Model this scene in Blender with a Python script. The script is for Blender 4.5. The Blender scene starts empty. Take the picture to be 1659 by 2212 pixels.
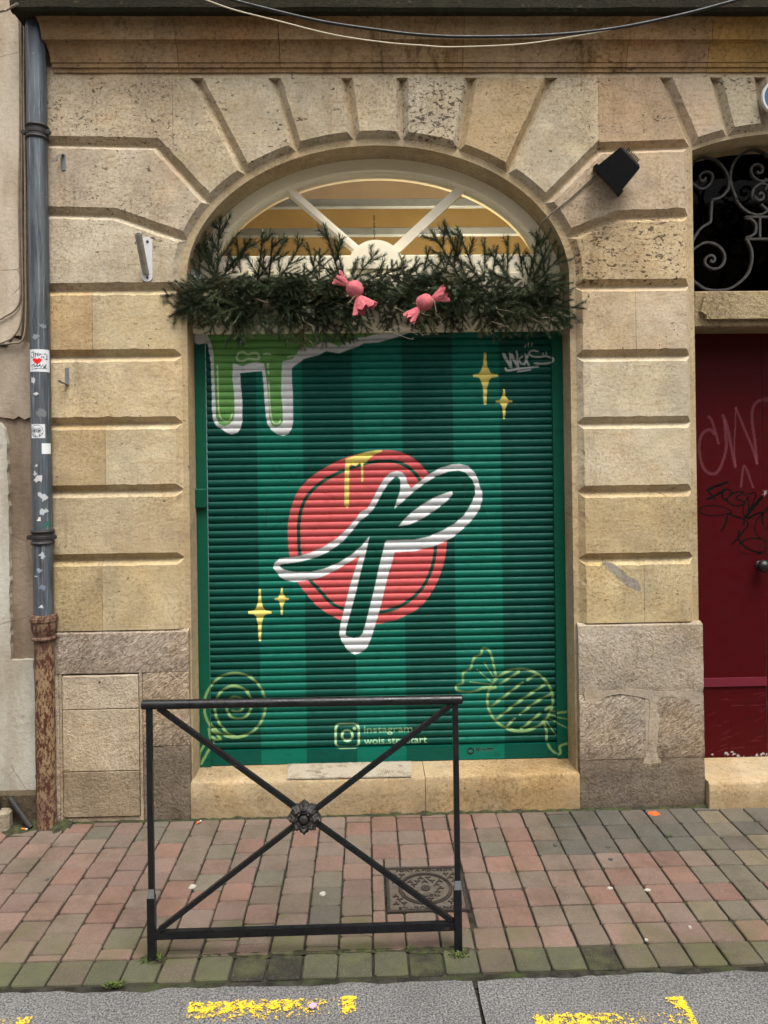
import bpy, math, random
import numpy as np
from mathutils import Vector, Matrix, noise as mnoise

# ------------------------------------------------------------------ camera, sky, sun, exposure
scene = bpy.context.scene
COL = scene.collection
IW, IH, F, HOR = 1659.0, 2212.0, 1600.0, 994.0          # measuring grid of the photograph
CAMH, CAMD = 1.75, 3.70
YAW, ROLL = math.radians(1.4), math.radians(0.8)
_fwd = Vector((math.sin(YAW), math.cos(YAW), 0)); _r0 = Vector((math.cos(YAW), -math.sin(YAW), 0)); _z = Vector((0, 0, 1))
_right = _r0 * math.cos(ROLL) - _z * math.sin(ROLL)
_up = _r0 * math.sin(ROLL) + _z * math.cos(ROLL)
CAM = Vector((0, -CAMD, CAMH))
cd = bpy.data.cameras.new('camera'); cam = bpy.data.objects.new('camera', cd); COL.objects.link(cam)
cd.sensor_fit = 'VERTICAL'; cd.sensor_height = 24.0; cd.lens = 24.0 * F / IH
cd.shift_y = -(IH / 2 - HOR) / IH
cd.clip_start = 0.05; cd.clip_end = 300
M = Matrix.Identity(4)
for i in range(3):
    M[i][0] = _right[i]; M[i][1] = _up[i]; M[i][2] = -_fwd[i]; M[i][3] = CAM[i]
cam.matrix_world = M
scene.camera = cam

SUN_EL, SUN_AZ = math.radians(66), math.radians(22)       # azimuth: turned right of straight-across-the-street
w = bpy.data.worlds.new('World'); scene.world = w; w.use_nodes = True
nt = w.node_tree; nt.nodes.clear()
sky = nt.nodes.new('ShaderNodeTexSky'); sky.sky_type = 'NISHITA'; sky.sun_disc = False
sky.sun_elevation = SUN_EL; sky.sun_rotation = math.pi - SUN_AZ
sky.air_density = 1.0; sky.dust_density = 4.0; sky.ozone_density = 1.0
hs = nt.nodes.new('ShaderNodeHueSaturation'); hs.inputs['Saturation'].default_value = 0.28
bg = nt.nodes.new('ShaderNodeBackground'); bg.inputs['Strength'].default_value = 0.125
wo = nt.nodes.new('ShaderNodeOutputWorld')
nt.links.new(sky.outputs[0], hs.inputs['Color']); nt.links.new(hs.outputs[0], bg.inputs['Color']); nt.links.new(bg.outputs[0], wo.inputs[0])
sd = bpy.data.lights.new('sun', 'SUN'); sd.energy = 1.5; sd.angle = math.radians(30); sd.color = (1.0, 0.95, 0.87)
sun = bpy.data.objects.new('sun', sd); COL.objects.link(sun)
_sdir = Vector((math.sin(SUN_AZ) * math.cos(SUN_EL), -math.cos(SUN_AZ) * math.cos(SUN_EL), math.sin(SUN_EL)))
sun.location = _sdir * 20
sun.rotation_euler = _sdir.to_track_quat('Z', 'Y').to_euler()
vs = scene.view_settings
vs.view_transform = 'Standard'; vs.look = 'None'; vs.gamma = 1.0; vs.use_curve_mapping = False
vs.exposure = 1.32
scene.render.engine = 'CYCLES'
scene.cycles.max_bounces = 8; scene.cycles.transparent_max_bounces = 12

random.seed(11); RNG = random.Random(5)
RAD = math.radians

# ------------------------------------------------------------------ measuring helpers
def ray(u, v):
    return _fwd + _right * ((u - IW / 2) / F) - _up * ((v - HOR) / F)
def P(u, v, y):                       # where the sight line meets the upright plane Y = y  -> (X, Z)
    d = ray(u, v); t = (y - CAM.y) / d.y
    p = CAM + d * t
    return (p.x, p.z)
def G(u, v, z=0.0):                   # where it meets the level plane Z = z -> (X, Y)
    d = ray(u, v); t = (z - CAM.z) / d.z
    p = CAM + d * t
    return (p.x, p.y)
def V3(u, v, y):
    x, z = P(u, v, y); return Vector((x, y, z))
def in_frame(x, y, z):
    d = Vector((x, y, z)) - CAM
    f = d.dot(_fwd)
    if f <= 0.1: return None
    return (IW / 2 + F * d.dot(_right) / f, HOR - F * d.dot(_up) / f)
class Zm:                             # an enlarged crop of the photograph: crop pixel -> measuring grid
    def __init__(s, x0, y0, sc): s.x0, s.y0, s.sc = x0, y0, sc
    def __call__(s, pts):
        return [((s.x0 + a * s.sc) / 1.1573, (s.y0 + b * s.sc) / 1.1573) for a, b in pts]
def lin(r, g, b, k=1.0):
    f = lambda c: (c / 255 / 12.92) if c <= 10.3 else ((c / 255 + 0.055) / 1.055) ** 2.4
    return (f(r) * k, f(g) * k, f(b) * k)

# ------------------------------------------------------------------ objects, names, labels
WLOC = {}
def tag(o, label=None, cat=None, group=None, kind=None):
    if label: o['label'] = label
    if cat: o['category'] = cat
    if group: o['group'] = group
    if kind: o['kind'] = kind
    return o
def empty(name, loc, label=None, cat=None, group=None, kind=None):
    o = bpy.data.objects.new(name, None); COL.objects.link(o); o.location = loc
    o.empty_display_size = 0.05
    WLOC[o.name] = Vector(loc)
    return tag(o, label, cat, group, kind)
class MB:
    def __init__(s): s.v = []; s.f = []; s.c = None
    def add(s, vs, fs):
        n = len(s.v); s.v += [tuple(p) for p in vs]; s.f += [tuple(i + n for i in f) for f in fs]
    def box(s, x0, x1, y0, y1, z0, z1):
        s.add([(x0,y0,z0),(x1,y0,z0),(x1,y1,z0),(x0,y1,z0),(x0,y0,z1),(x1,y0,z1),(x1,y1,z1),(x0,y1,z1)],
              [(0,3,2,1),(4,5,6,7),(0,1,5,4),(1,2,6,5),(2,3,7,6),(3,0,4,7)])
        return s
    def bevbox(s, x0, x1, y0, y1, z0, z1, b):       # box with bevelled edges
        xs = (x0, x0 + b, x1 - b, x1); ys = (y0, y0 + b, y1 - b, y1); zs = (z0, z0 + b, z1 - b, z1)
        q = []
        for X, xi in ((x0, x0 + b), (x1, x1 - b)):
            for Y, yi in ((y0, y0 + b), (y1, y1 - b)):
                for Z, zi in ((z0, z0 + b), (z1, z1 - b)):
                    q += [(X, yi, zi), (xi, Y, zi), (xi, yi, Z)]
        import bmesh
        bm = bmesh.new()
        for p in q: bm.verts.new(p)
        r = bmesh.ops.convex_hull(bm, input=bm.verts)
        bmesh.ops.dissolve_limit(bm, angle_limit=0.01, verts=bm.verts, edges=bm.edges)
        bm.verts.index_update()
        s.add([v.co[:] for v in bm.verts], [[v.index for v in f.verts] for f in bm.faces]); bm.free()
        return s
    def frame_sweep(s, path, sect, closed=False, caps=True, up=None):
        path = [Vector(p) for p in path]; n = len(path); k = len(sect)
        tang = []
        for i in range(n):
            a = path[(i - 1) % n] if (closed or i > 0) else path[i]
            b = path[(i + 1) % n] if (closed or i < n - 1) else path[i]
            t = (b - a); tang.append(t.normalized() if t.length > 1e-9 else Vector((0, 0, 1)))
        if up is None:
            u = Vector((0, 0, 1)) if abs(tang[0].z) < 0.9 else Vector((1, 0, 0))
        else: u = Vector(up)
        base = len(s.v)
        for i in range(n):
            t = tang[i]
            if up is not None: u = Vector(up)
            nrm = (u - t * u.dot(t))
            nrm = nrm.normalized() if nrm.length > 1e-6 else t.orthogonal().normalized()
            bi = t.cross(nrm); u = nrm
            sc = sect[i] if isinstance(sect[0], list) else sect
            for a, b in sc: s.v.append(tuple(path[i] + nrm * a + bi * b))
        if isinstance(sect[0], list): k = len(sect[0])
        m = n if closed else n - 1
        for i in range(m):
            j = (i + 1) % n
            for e in range(k):
                g = (e + 1) % k
                s.f.append((base + i * k + e, base + i * k + g, base + j * k + g, base + j * k + e))
        if caps and not closed:
            s.f.append(tuple(base + e for e in reversed(range(k))))
            s.f.append(tuple(base + (n - 1) * k + e for e in range(k)))
        return s
    def tube(s, path, r, n=8, closed=False, caps=True):
        if isinstance(r, (int, float)):
            sect = [(r * math.cos(2 * math.pi * i / n), r * math.sin(2 * math.pi * i / n)) for i in range(n)]
        else:
            sect = [[(q * math.cos(2 * math.pi * i / n), q * math.sin(2 * math.pi * i / n)) for i in range(n)] for q in r]
        return s.frame_sweep(path, sect, closed, caps)
    def prism(s, poly, y0, y1):                     # polygon in XZ pushed from y0 (front) to y1
        n = len(poly); b = len(s.v)
        s.v += [(x, y0, z) for x, z in poly] + [(x, y1, z) for x, z in poly]
        area = sum(poly[i][0] * poly[(i+1) % n][1] - poly[(i+1) % n][0] * poly[i][1] for i in range(n))
        fr = list(range(n)); bk = list(range(2 * n - 1, n - 1, -1))
        if area < 0: fr.reverse(); bk.reverse()
        s.f.append(tuple(b + i for i in fr)); s.f.append(tuple(b + i for i in bk))
        for i in range(n):
            j = (i + 1) % n
            q = (b + i, b + n + i, b + n + j, b + j)
            s.f.append(q if area > 0 else q[::-1])
        return s
    def lathe(s, prof, origin, axis=(0, 0, 1), n=24, cap=True):
        o = Vector(origin); ax = Vector(axis).normalized(); e1 = ax.orthogonal().normalized(); e2 = ax.cross(e1)
        b = len(s.v); m = len(prof)
        for r, h in prof:
            for i in range(n):
                t = 2 * math.pi * i / n
                s.v.append(tuple(o + ax * h + (e1 * math.cos(t) + e2 * math.sin(t)) * r))
        for k in range(m - 1):
            for i in range(n):
                j = (i + 1) % n
                s.f.append((b + k * n + i, b + k * n + j, b + (k + 1) * n + j, b + (k + 1) * n + i))
        if cap:
            s.f.append(tuple(b + i for i in reversed(range(n)))); s.f.append(tuple(b + (m - 1) * n + i for i in range(n)))
        return s
    def mesh(s, name, smooth=None):
        me = bpy.data.meshes.new(name); me.from_pydata(s.v, [], s.f); me.update()
        if smooth is not None:
            me.polygons.foreach_set('use_smooth', [True] * len(me.polygons))
            me.set_sharp_from_angle(angle=RAD(smooth))
        return me
    def build(s, name, mat, parent=None, smooth=None, color=None, label=None, cat=None, group=None, kind=None, recalc=False):
        arr = np.array(s.v); c = (arr.min(0) + arr.max(0)) / 2
        if parent is None: c[2] = arr[:, 2].min()
        me = bpy.data.meshes.new(name)
        me.from_pydata([tuple(p) for p in (arr - c)], [], s.f)
        if recalc:
            import bmesh
            bm = bmesh.new(); bm.from_mesh(me); bmesh.ops.recalc_face_normals(bm, faces=bm.faces); bm.to_mesh(me); bm.free()
        me.update()
        if smooth is not None:
            me.polygons.foreach_set('use_smooth', [True] * len(me.polygons))
            me.set_sharp_from_angle(angle=RAD(smooth))
        if s.c is not None:
            at = me.color_attributes.new('paint', 'FLOAT_COLOR', 'POINT')
            cc = np.ones((len(s.v), 4)); cc[:, :s.c.shape[1]] = s.c
            at.data.foreach_set('color', cc.ravel())
        me.materials.append(mat)
        o = bpy.data.objects.new(name, me); COL.objects.link(o)
        pl = Vector((0, 0, 0))
        if parent is not None:
            o.parent = parent; pl = WLOC[parent.name]
        o.location = Vector(c) - pl
        WLOC[o.name] = Vector(c)
        if color is not None: o.color = tuple(color) if len(color) == 4 else (*color, 1.0)
        return tag(o, label, cat, group, kind)

def catmull(pts, closed=False, k=6):
    pts = [Vector(p) for p in pts]; n = len(pts); out = []
    rng = range(n if closed else n - 1)
    for i in rng:
        p0 = pts[(i - 1) % n] if (closed or i > 0) else pts[i] * 2 - pts[i + 1]
        p1 = pts[i]; p2 = pts[(i + 1) % n]
        p3 = pts[(i + 2) % n] if (closed or i + 2 < n) else p2 * 2 - p1
        for j in range(k):
            t = j / k
            out.append(0.5 * ((2 * p1) + (p2 - p0) * t + (2 * p0 - 5 * p1 + 4 * p2 - p3) * t * t + (3 * p1 - p0 - 3 * p2 + p3) * t ** 3))
    if not closed: out.append(pts[-1])
    return out

# ------------------------------------------------------------------ materials
class NT:
    def __init__(s, name):
        s.m = bpy.data.materials.new(name); s.m.use_nodes = True; s.t = s.m.node_tree; s.t.nodes.clear()
        s.out = s.n('ShaderNodeOutputMaterial'); s.b = s.n('ShaderNodeBsdfPrincipled')
        s.l(s.b.outputs[0], s.out.inputs[0])
        s.geo = s.n('ShaderNodeNewGeometry')
    def n(s, t): return s.t.nodes.new(t)
    def l(s, a, b): s.t.links.new(a, b)
    def setv(s, sock, val):
        if hasattr(val, 'links') or hasattr(val, 'is_linked'): s.l(val, sock)
        else: sock.default_value = val
    def pos(s, scale=(1, 1, 1), rot=(0, 0, 0)):
        mp = s.n('ShaderNodeMapping'); s.l(s.geo.outputs['Position'], mp.inputs[0])
        mp.vector_type = 'TEXTURE'; mp.inputs['Scale'].default_value = tuple(1 / q_ for q_ in scale); mp.inputs['Rotation'].default_value = rot
        return mp.outputs[0]
    def noise(s, scale, detail=4, rough=0.55, vec=None, dist=0.0):
        t = s.n('ShaderNodeTexNoise'); t.inputs['Scale'].default_value = scale; t.inputs['Detail'].default_value = detail
        t.inputs['Roughness'].default_value = rough; t.inputs['Distortion'].default_value = dist
        s.l(vec if vec is not None else s.geo.outputs['Position'], t.inputs['Vector'])
        return t.outputs[0]
    def voro(s, scale, vec=None, feature='F1'):
        t = s.n('ShaderNodeTexVoronoi'); t.feature = feature; t.inputs['Scale'].default_value = scale
        s.l(vec if vec is not None else s.geo.outputs['Position'], t.inputs['Vector'])
        return t.outputs['Distance']
    def ramp(s, fac, a, b, lo=0.0, hi=1.0):
        r = s.n('ShaderNodeMapRange'); r.interpolation_type = 'SMOOTHSTEP'; s.l(fac, r.inputs[0])
        s.setv(r.inputs[1], a); s.setv(r.inputs[2], b)
        r.inputs[3].default_value = lo; r.inputs[4].default_value = hi
        return r.outputs[0]
    def math(s, op, a, b=0.0):
        m = s.n('ShaderNodeMath'); m.operation = op; s.setv(m.inputs[0], a); s.setv(m.inputs[1], b); return m.outputs[0]
    def mix(s, fac, a, b, mode='MIX'):
        m = s.n('ShaderNodeMix'); m.data_type = 'RGBA'; m.blend_type = mode
        s.setv(m.inputs[0], fac)
        for sock, v in ((m.inputs[6], a), (m.inputs[7], b)):
            if isinstance(v, tuple): sock.default_value = (*v, 1) if len(v) == 3 else v
            else: s.l(v, sock)
        return m.outputs[2]
    def bump(s, h, strength=0.5, dist=0.01, prev=None):
        b = s.n('ShaderNodeBump'); b.inputs['Strength'].default_value = strength; b.inputs['Distance'].default_value = dist
        s.l(h, b.inputs['Height'])
        if prev is not None: s.l(prev, b.inputs['Normal'])
        return b.outputs[0]
    def fin(s, color, rough=0.8, normal=None, metal=0.0, spec=None):
        s.setv(s.b.inputs['Base Color'], (*color, 1) if isinstance(color, tuple) else color)
        s.setv(s.b.inputs['Roughness'], rough); s.setv(s.b.inputs['Metallic'], metal)
        if spec is not None: s.b.inputs['Specular IOR Level'].default_value = spec
        if normal is not None: s.l(normal, s.b.inputs['Normal'])
        return s.m
    def objcol(s):
        o = s.n('ShaderNodeObjectInfo'); return o.outputs['Color'], o.outputs['Alpha'], o.outputs['Random']

def stone_mat(name, pit=1.0, grain=0.5, tool=0.0, tool_rot=0.6, blotch=0.5, gritty=0.0, streak=0.35):
    k = NT(name); col, al, rnd = k.objcol()
    big = k.noise(1.9, 4, 0.6); mid = k.noise(8, 6, 0.65); fine = k.noise(62, 6, 0.75)
    bed = k.noise(30, 6, 0.7, k.pos((0.40, 0.40, 2.0)))
    c = k.mix(k.ramp(big, 0.38, 0.68, 0, blotch), col, k.mix(1.0, col, (0.96, 0.82, 0.62), 'MULTIPLY'))
    c = k.mix(k.ramp(k.noise(2.7, 5, 0.65), 0.46, 0.62, 0, 0.75), c, k.mix(1.0, c, (0.78, 0.78, 0.80), 'MULTIPLY'))
    c = k.mix(k.ramp(k.noise(4.4, 5, 0.7), 0.52, 0.68, 0, 0.7), c, k.mix(1.0, c, (1.14, 1.16, 1.22), 'MULTIPLY'))
    c = k.mix(k.ramp(mid, 0.45, 0.62, 0, 0.7), c, k.mix(1.0, c, (1.17, 1.17, 1.17), 'MULTIPLY'))
    c = k.mix(k.ramp(bed, 0.50, 0.70, 0, 0.6), c, k.mix(1.0, c, (0.72, 0.64, 0.50), 'MULTIPLY'))
    gm = k.math('ADD', k.math('MULTIPLY', k.ramp(k.noise(2.4, 4, 0.65), 0.40, 0.66), 0.55), k.math('MULTIPLY', al, 0.40))
    c = k.mix(k.math('MULTIPLY', k.ramp(fine, 0.46, 0.64), k.math('ADD', gm, 0.18)), c, k.mix(1.0, c, (0.52, 0.46, 0.38), 'MULTIPLY'))
    c = k.mix(k.ramp(k.noise(105, 3, 0.6, k.pos((0.8, 0.8, 1.2))), 0.60, 0.66, 0, 0.30), c, k.mix(1.0, c, (0.34, 0.28, 0.20), 'MULTIPLY'))
    if streak > 0:
        sk = k.math('MULTIPLY', k.ramp(k.noise(9, 5, 0.7, k.pos((1.4, 1.4, 0.16))), 0.50, 0.70), k.ramp(k.noise(2.3, 3), 0.40, 0.62))
        c = k.mix(k.math('MULTIPLY', sk, streak), c, k.mix(1.0, c, (0.40, 0.33, 0.24), 'MULTIPLY'))
    c = k.mix(k.ramp(fine, 0.30, 0.46, 0.6, 0), c, k.mix(1.0, c, (1.16, 1.15, 1.12), 'MULTIPLY'))
    # pits of the shelly limestone
    pv = k.pos((0.70, 0.70, 1.15))
    pn = k.noise(58, 4, 0.62, pv, 0.5); pm = k.noise(3.6, 3, 0.6)
    thr = k.math('SUBTRACT', 0.715, k.math('MULTIPLY', al, 0.14 * pit))
    thr = k.math('SUBTRACT', thr, k.math('MULTIPLY', k.math('SUBTRACT', pm, 0.5), 0.30))
    pits = k.ramp(pn, thr, k.math('ADD', thr, 0.03))
    c = k.mix(k.math('MULTIPLY', pits, 0.85), c, (0.055, 0.038, 0.022))
    h = k.math('SUBTRACT', k.math('MULTIPLY', fine, 0.7), k.math('MULTIPLY', pits, 1.0))
    nrm = k.bump(h, grain, 0.014)
    nrm = k.bump(mid, 0.3, 0.02, nrm)
    if tool > 0:
        tv = k.noise(52, 4, 0.65, k.pos((1.5, 1.0, 0.62), (0, tool_rot, 0)), 0.8)
        c = k.mix(k.ramp(tv, 0.36, 0.56, 0.75 * tool, 0.0), c, k.mix(1.0, c, (0.42, 0.38, 0.34), 'MULTIPLY'))
        nrm = k.bump(tv, tool, 0.022, nrm)
    if gritty > 0:
        gn = k.noise(95, 4, 0.7)
        c = k.mix(k.ramp(gn, 0.40, 0.54, 0.6 * gritty, 0), c, k.mix(1.0, c, (0.5, 0.46, 0.42), 'MULTIPLY'))
        nrm = k.bump(gn, gritty, 0.012, nrm)
    return k.fin(c, 0.92, nrm, spec=0.2)

STONE = stone_mat('limestone')
TOOLED = stone_mat('tooled_limestone', pit=0.6, grain=0.6, tool=0.9, tool_rot=0.75)
ROUGH = stone_mat('rough_limestone', pit=0.7, grain=0.9, tool=0.35, tool_rot=-0.7, gritty=0.5)
CONCRETE = stone_mat('rendered_concrete', pit=0.35, grain=0.6, gritty=0.7, blotch=0.25)
CORNICE = stone_mat('cornice_limestone', pit=0.8, grain=0.5, blotch=0.8, streak=0.9)

def plaster_mat(name, base, dark):
    k = NT(name); big = k.noise(2.6, 5, 0.6, k.pos((1.6, 1, 0.6))); f = k.noise(45, 6, 0.7); sp = k.noise(16, 5, 0.7)
    c = k.mix(k.ramp(big, 0.38, 0.68), base, dark)
    c = k.mix(k.ramp(f, 0.4, 0.75, 0, 0.4), c, k.mix(1.0, c, (0.66, 0.62, 0.56), 'MULTIPLY'))
    c = k.mix(k.ramp(sp, 0.62, 0.7, 0, 0.45), c, k.mix(1.0, c, (0.6, 0.52, 0.42), 'MULTIPLY'))
    cr = k.voro(3.1, k.pos((1, 1, 0.7)), 'DISTANCE_TO_EDGE')
    crm = k.math('MULTIPLY', k.ramp(cr, 0.0, 0.006, 1, 0), k.ramp(k.noise(2.2, 2), 0.52, 0.6))
    c = k.mix(k.math('MULTIPLY', crm, 0.7), c, (0.05, 0.04, 0.03))
    n = k.bump(f, 0.5, 0.008); n = k.bump(sp, 0.3, 0.01, n)
    return k.fin(c, 0.95, n, spec=0.15)
PL_UP = plaster_mat('plaster_beige', lin(205, 192, 172, .80), lin(178, 160, 138, .80))
PL_MID = plaster_mat('plaster_brown', lin(176, 163, 145, .80), lin(148, 132, 114, .80))
PL_LOW = plaster_mat('plaster_white', lin(202, 199, 186, .80), lin(168, 160, 142, .80))
PL_BASE = plaster_mat('render_exposed', lin(158, 142, 124, .80), lin(126, 109, 92, .80))

def paint_mat(name, rough=0.45, spec=0.4, grime=0.35, brush=False):
    k = NT(name); a = k.n('ShaderNodeAttribute'); a.attribute_name = 'paint'
    g = k.noise(13, 6, 0.7, k.pos((1, 1, 1.6))); f = k.noise(160, 3, 0.6, k.pos((0.12, 1, 1)) if brush else None)
    c = k.mix(k.ramp(g, 0.50, 0.74, 0, grime), a.outputs['Color'], k.mix(1.0, a.outputs['Color'], (0.42, 0.46, 0.46), 'MULTIPLY'))
    c = k.mix(k.ramp(f, 0.35, 0.7, 0, 0.22), c, k.mix(1.0, c, (0.72, 0.75, 0.75), 'MULTIPLY'))
    n = k.bump(f, 0.08, 0.002)
    return k.fin(c, k.ramp(g, 0.3, 0.8, rough - 0.08, rough + 0.2), n, spec=spec)
SHUTTER = paint_mat('shutter_paint', 0.5, 0.18, 0.5, True)
DOORPAINT = paint_mat('door_paint', 0.45, 0.12, 0.3)
STICKER = paint_mat('sticker_paper', 0.5, 0.3, 0.15)

def simple(name, base, rough=0.6, metal=0.0, var=0.35, scale=20, bump=0.15, spec=0.4, dark=(0.5, 0.5, 0.5), bscale=None):
    k = NT(name); n = k.noise(scale, 5, 0.65)
    c = k.mix(k.ramp(n, 0.38, 0.72, 0, var), base, k.mix(1.0, base, dark, 'MULTIPLY'))
    nr = k.bump(k.noise(bscale or scale * 4, 4), bump, 0.004)
    return k.fin(c, k.ramp(n, 0.3, 0.7, max(0.05, rough - .1), min(1, rough + .12)), nr, metal, spec)
CREAM = simple('cream_paint', lin(240, 230, 202, .97), 0.5, 0, 0.25, 14, 0.08, dark=(0.84, 0.80, 0.72))
OCHRE = simple('ochre_interior_wall', lin(206, 182, 132, .85), 0.85, 0, 0.5, 5, 0.1, dark=(0.82, 0.76, 0.66))
GREYBAR = simple('grey_interior_slat', lin(186, 198, 214, .9), 0.5, 0, 0.3, 12)
def barrier_mat():
    k = NT('black_gloss_paint'); n = k.noise(30, 5, 0.65); ch = k.noise(75, 5, 0.75)
    c = k.mix(k.ramp(n, 0.4, 0.7, 0, 0.6), (0.0055, 0.006, 0.0075), (0.011, 0.011, 0.012))
    c = k.mix(k.ramp(ch, 0.685, 0.70, 0, 0.9), c, lin(120, 118, 114, .7)); c = k.mix(k.ramp(k.noise(21, 5, 0.7), 0.68, 0.72, 0, 0.7), c, (0.06, 0.03, 0.018))
    return k.fin(c, k.ramp(n, 0.3, 0.7, 0.25, 0.5), k.bump(k.noise(90, 4), 0.2, 0.004), 0.0, 0.35)
BLACKPAINT = barrier_mat()
BLACKPLASTIC = simple('black_plastic', (0.012, 0.012, 0.013), 0.45, 0, 0.4, 30, 0.08, 0.35, (1.8, 1.8, 1.8))
GREYPLATE = simple('white_painted_plate', lin(214, 214, 212, .8), 0.45, 0.1, 0.35, 26, 0.1, dark=(0.7, 0.68, 0.64))
GREYTUBE = simple('weathered_tube', lin(168, 164, 152, .8), 0.6, 0.1, 0.6, 40, 0.25, dark=(0.6, 0.52, 0.42))
GALV = simple('galvanised_steel', (0.22, 0.23, 0.24), 0.5, 0.6, 0.5, 40, 0.15)
BLACKIRON = simple('old_cast_iron', (0.024, 0.023, 0.022), 0.6, 0.2, 0.6, 40, 0.25, 0.35, (1.8, 1.7, 1.6))
WROUGHT = simple('wrought_iron', (0.055, 0.052, 0.048), 0.65, 0.2, 0.7, 40, 0.35, 0.3, (0.35, 0.3, 0.26))
DARKROOM = simple('dark_interior', (0.010, 0.008, 0.006), 0.95, 0, 0.4, 3, 0.05, 0.05)
DARKBOARD = simple('dark_interior_board', (0.03, 0.025, 0.02), 0.95, 0, 0.4, 3, 0.05, 0.05)
CABLEBLK = simple('black_cable', (0.012, 0.013, 0.014), 0.5, 0, 0.3, 30)
CABLEGRY = simple('grey_cable', lin(150, 138, 120, .75), 0.7, 0, 0.6, 60, 0.2)
CABLEBRN = simple('painted_cable', lin(142, 124, 106, .75), 0.7, 0, 0.7, 40, 0.2, dark=(0.45, 0.38, 0.32))
WIREWHT = simple('pale_wire', lin(212, 200, 172, .8), 0.6, 0, 0.4, 40)
PINK = simple('pink_burlap', lin(208, 116, 122, .82), 0.9, 0, 0.8, 95, 0.9, 0.1, (0.62, 0.46, 0.46), 260)
TWINE = simple('natural_twine', lin(200, 182, 140, .8), 0.9, 0, 0.4, 90)
TWIG = simple('brown_twig', (0.055, 0.035, 0.02), 0.9, 0, 0.5, 60, 0.3)
ORANGE = simple('orange_filter', lin(235, 120, 35, .8), 0.8, 0, 0.3, 90)
PAPERW = simple('white_paper', lin(225, 222, 212, .8), 0.8, 0, 0.3, 60)
FLUO = simple('fluorescent_orange_paint', lin(255, 96, 32, .95), 0.7, 0, 0.3, 60)
LILAC = simple('lilac_petal', lin(190, 160, 215, .8), 0.8, 0, 0.3, 80)
GUM = simple('flattened_gum', lin(178, 172, 160, .8), 0.85, 0, 0.4, 60)
GUMD = simple('black_gum', (0.045, 0.045, 0.045), 0.85, 0, 0.4, 60)
BLUE = simple('blue_enamel', lin(48, 92, 132, .8), 0.3, 0, 0.2, 10)
MORTAR = stone_mat('smeared_mortar', pit=0.2, grain=0.4, blotch=0.4)
BRASSKNOB = simple('black_knob', (0.012, 0.012, 0.012), 0.3, 0.3, 0.4, 90, 0.6, 0.5, (3, 3, 3), 160)

def zinc_mat():
    k = NT('weathered_zinc'); n = k.noise(7, 5, 0.6, k.pos((3, 3, 0.45))); st = k.noise(38, 4, 0.7, k.pos((2.0, 2.0, 0.06))); sp = k.noise(120, 3)
    c = k.mix(k.ramp(n, 0.3, 0.7), lin(78, 86, 93, .7), lin(104, 112, 119, .7))
    c = k.mix(k.ramp(st, 0.54, 0.66, 0, 0.6), c, lin(160, 164, 164, .75))
    c = k.mix(k.ramp(k.noise(30, 5, 0.7, k.pos((1.6, 1.6, 0.10))), 0.52, 0.64, 0, 0.7), c, lin(52, 56, 60, .75))
    c = k.mix(k.ramp(k.noise(60, 4, 0.8), 0.70, 0.72, 0, 0.8), c, lin(215, 215, 212, .75))
    c = k.mix(k.ramp(k.noise(16, 6, 0.75), 0.60, 0.75, 0, 0.6), c, lin(58, 62, 66, .75))
    return k.fin(c, k.ramp(n, 0.3, 0.7, 0.34, 0.55), k.bump(sp, 0.1, 0.002), 0.25, 0.45)
ZINC = zinc_mat()
def rust_mat():
    k = NT('rusty_cast_iron'); n = k.noise(34, 7, 0.75, k.pos((1.2, 1.2, 0.7))); f = k.noise(70, 6, 0.75, k.pos((1.5, 1.5, 0.5))); b = k.noise(2.1, 3, 0.5)
    c = k.mix(k.ramp(k.math('ADD', k.math('MULTIPLY', n, 0.6), k.math('MULTIPLY', f, 0.4)), 0.46, 0.53), lin(156, 132, 100, .8), lin(84, 48, 34, .8))
    c = k.mix(k.ramp(b, 0.45, 0.58, 0, 0.6), c, lin(92, 66, 64, .8))
    c = k.mix(k.ramp(f, 0.60, 0.70, 0, 0.7), c, lin(38, 22, 18, .8))
    return k.fin(c, 0.85, k.bump(f, 0.5, 0.006), 0.1, 0.25)
RUST = rust_mat()
def paver_mat():
    k = NT('concrete_paver'); col, al, rnd = k.objcol()
    sp = k.noise(330, 2, 0.6); g = k.noise(9, 5, 0.65); f = k.noise(60, 5, 0.7)
    c = k.mix(k.ramp(g, 0.40, 0.72, 0, 0.5), col, k.mix(1.0, col, (0.68, 0.70, 0.66), 'MULTIPLY'))
    c = k.mix(k.ramp(f, 0.35, 0.7, 0, 0.4), c, k.mix(1.0, c, (0.72, 0.74, 0.72), 'MULTIPLY'))
    c = k.mix(k.ramp(sp, 0.64, 0.72, 0, 0.55), c, lin(196, 184, 172, .8))
    c = k.mix(k.ramp(sp, 0.28, 0.36, 0.5, 0), c, (0.05, 0.045, 0.04))
    stain = k.noise(17, 4, 0.7)
    c = k.mix(k.ramp(stain, 0.68, 0.72, 0, 0.35), c, (0.06, 0.055, 0.05))
    c = k.mix(k.ramp(k.noise(3.2, 6, 0.7), 0.48, 0.66, 0, 0.6), c, k.mix(1.0, c, (0.62, 0.60, 0.55), 'MULTIPLY'))
    moss = k.math('MULTIPLY', k.ramp(k.noise(6.5, 5, 0.65), 0.40, 0.66), k.math('SUBTRACT', 1.0, al))
    c = k.mix(moss, c, lin(92, 94, 62, .8))
    return k.fin(c, 0.86, k.bump(k.noise(210, 4, 0.7), 0.5, 0.003), spec=0.25)
PAVER = paver_mat()
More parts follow.
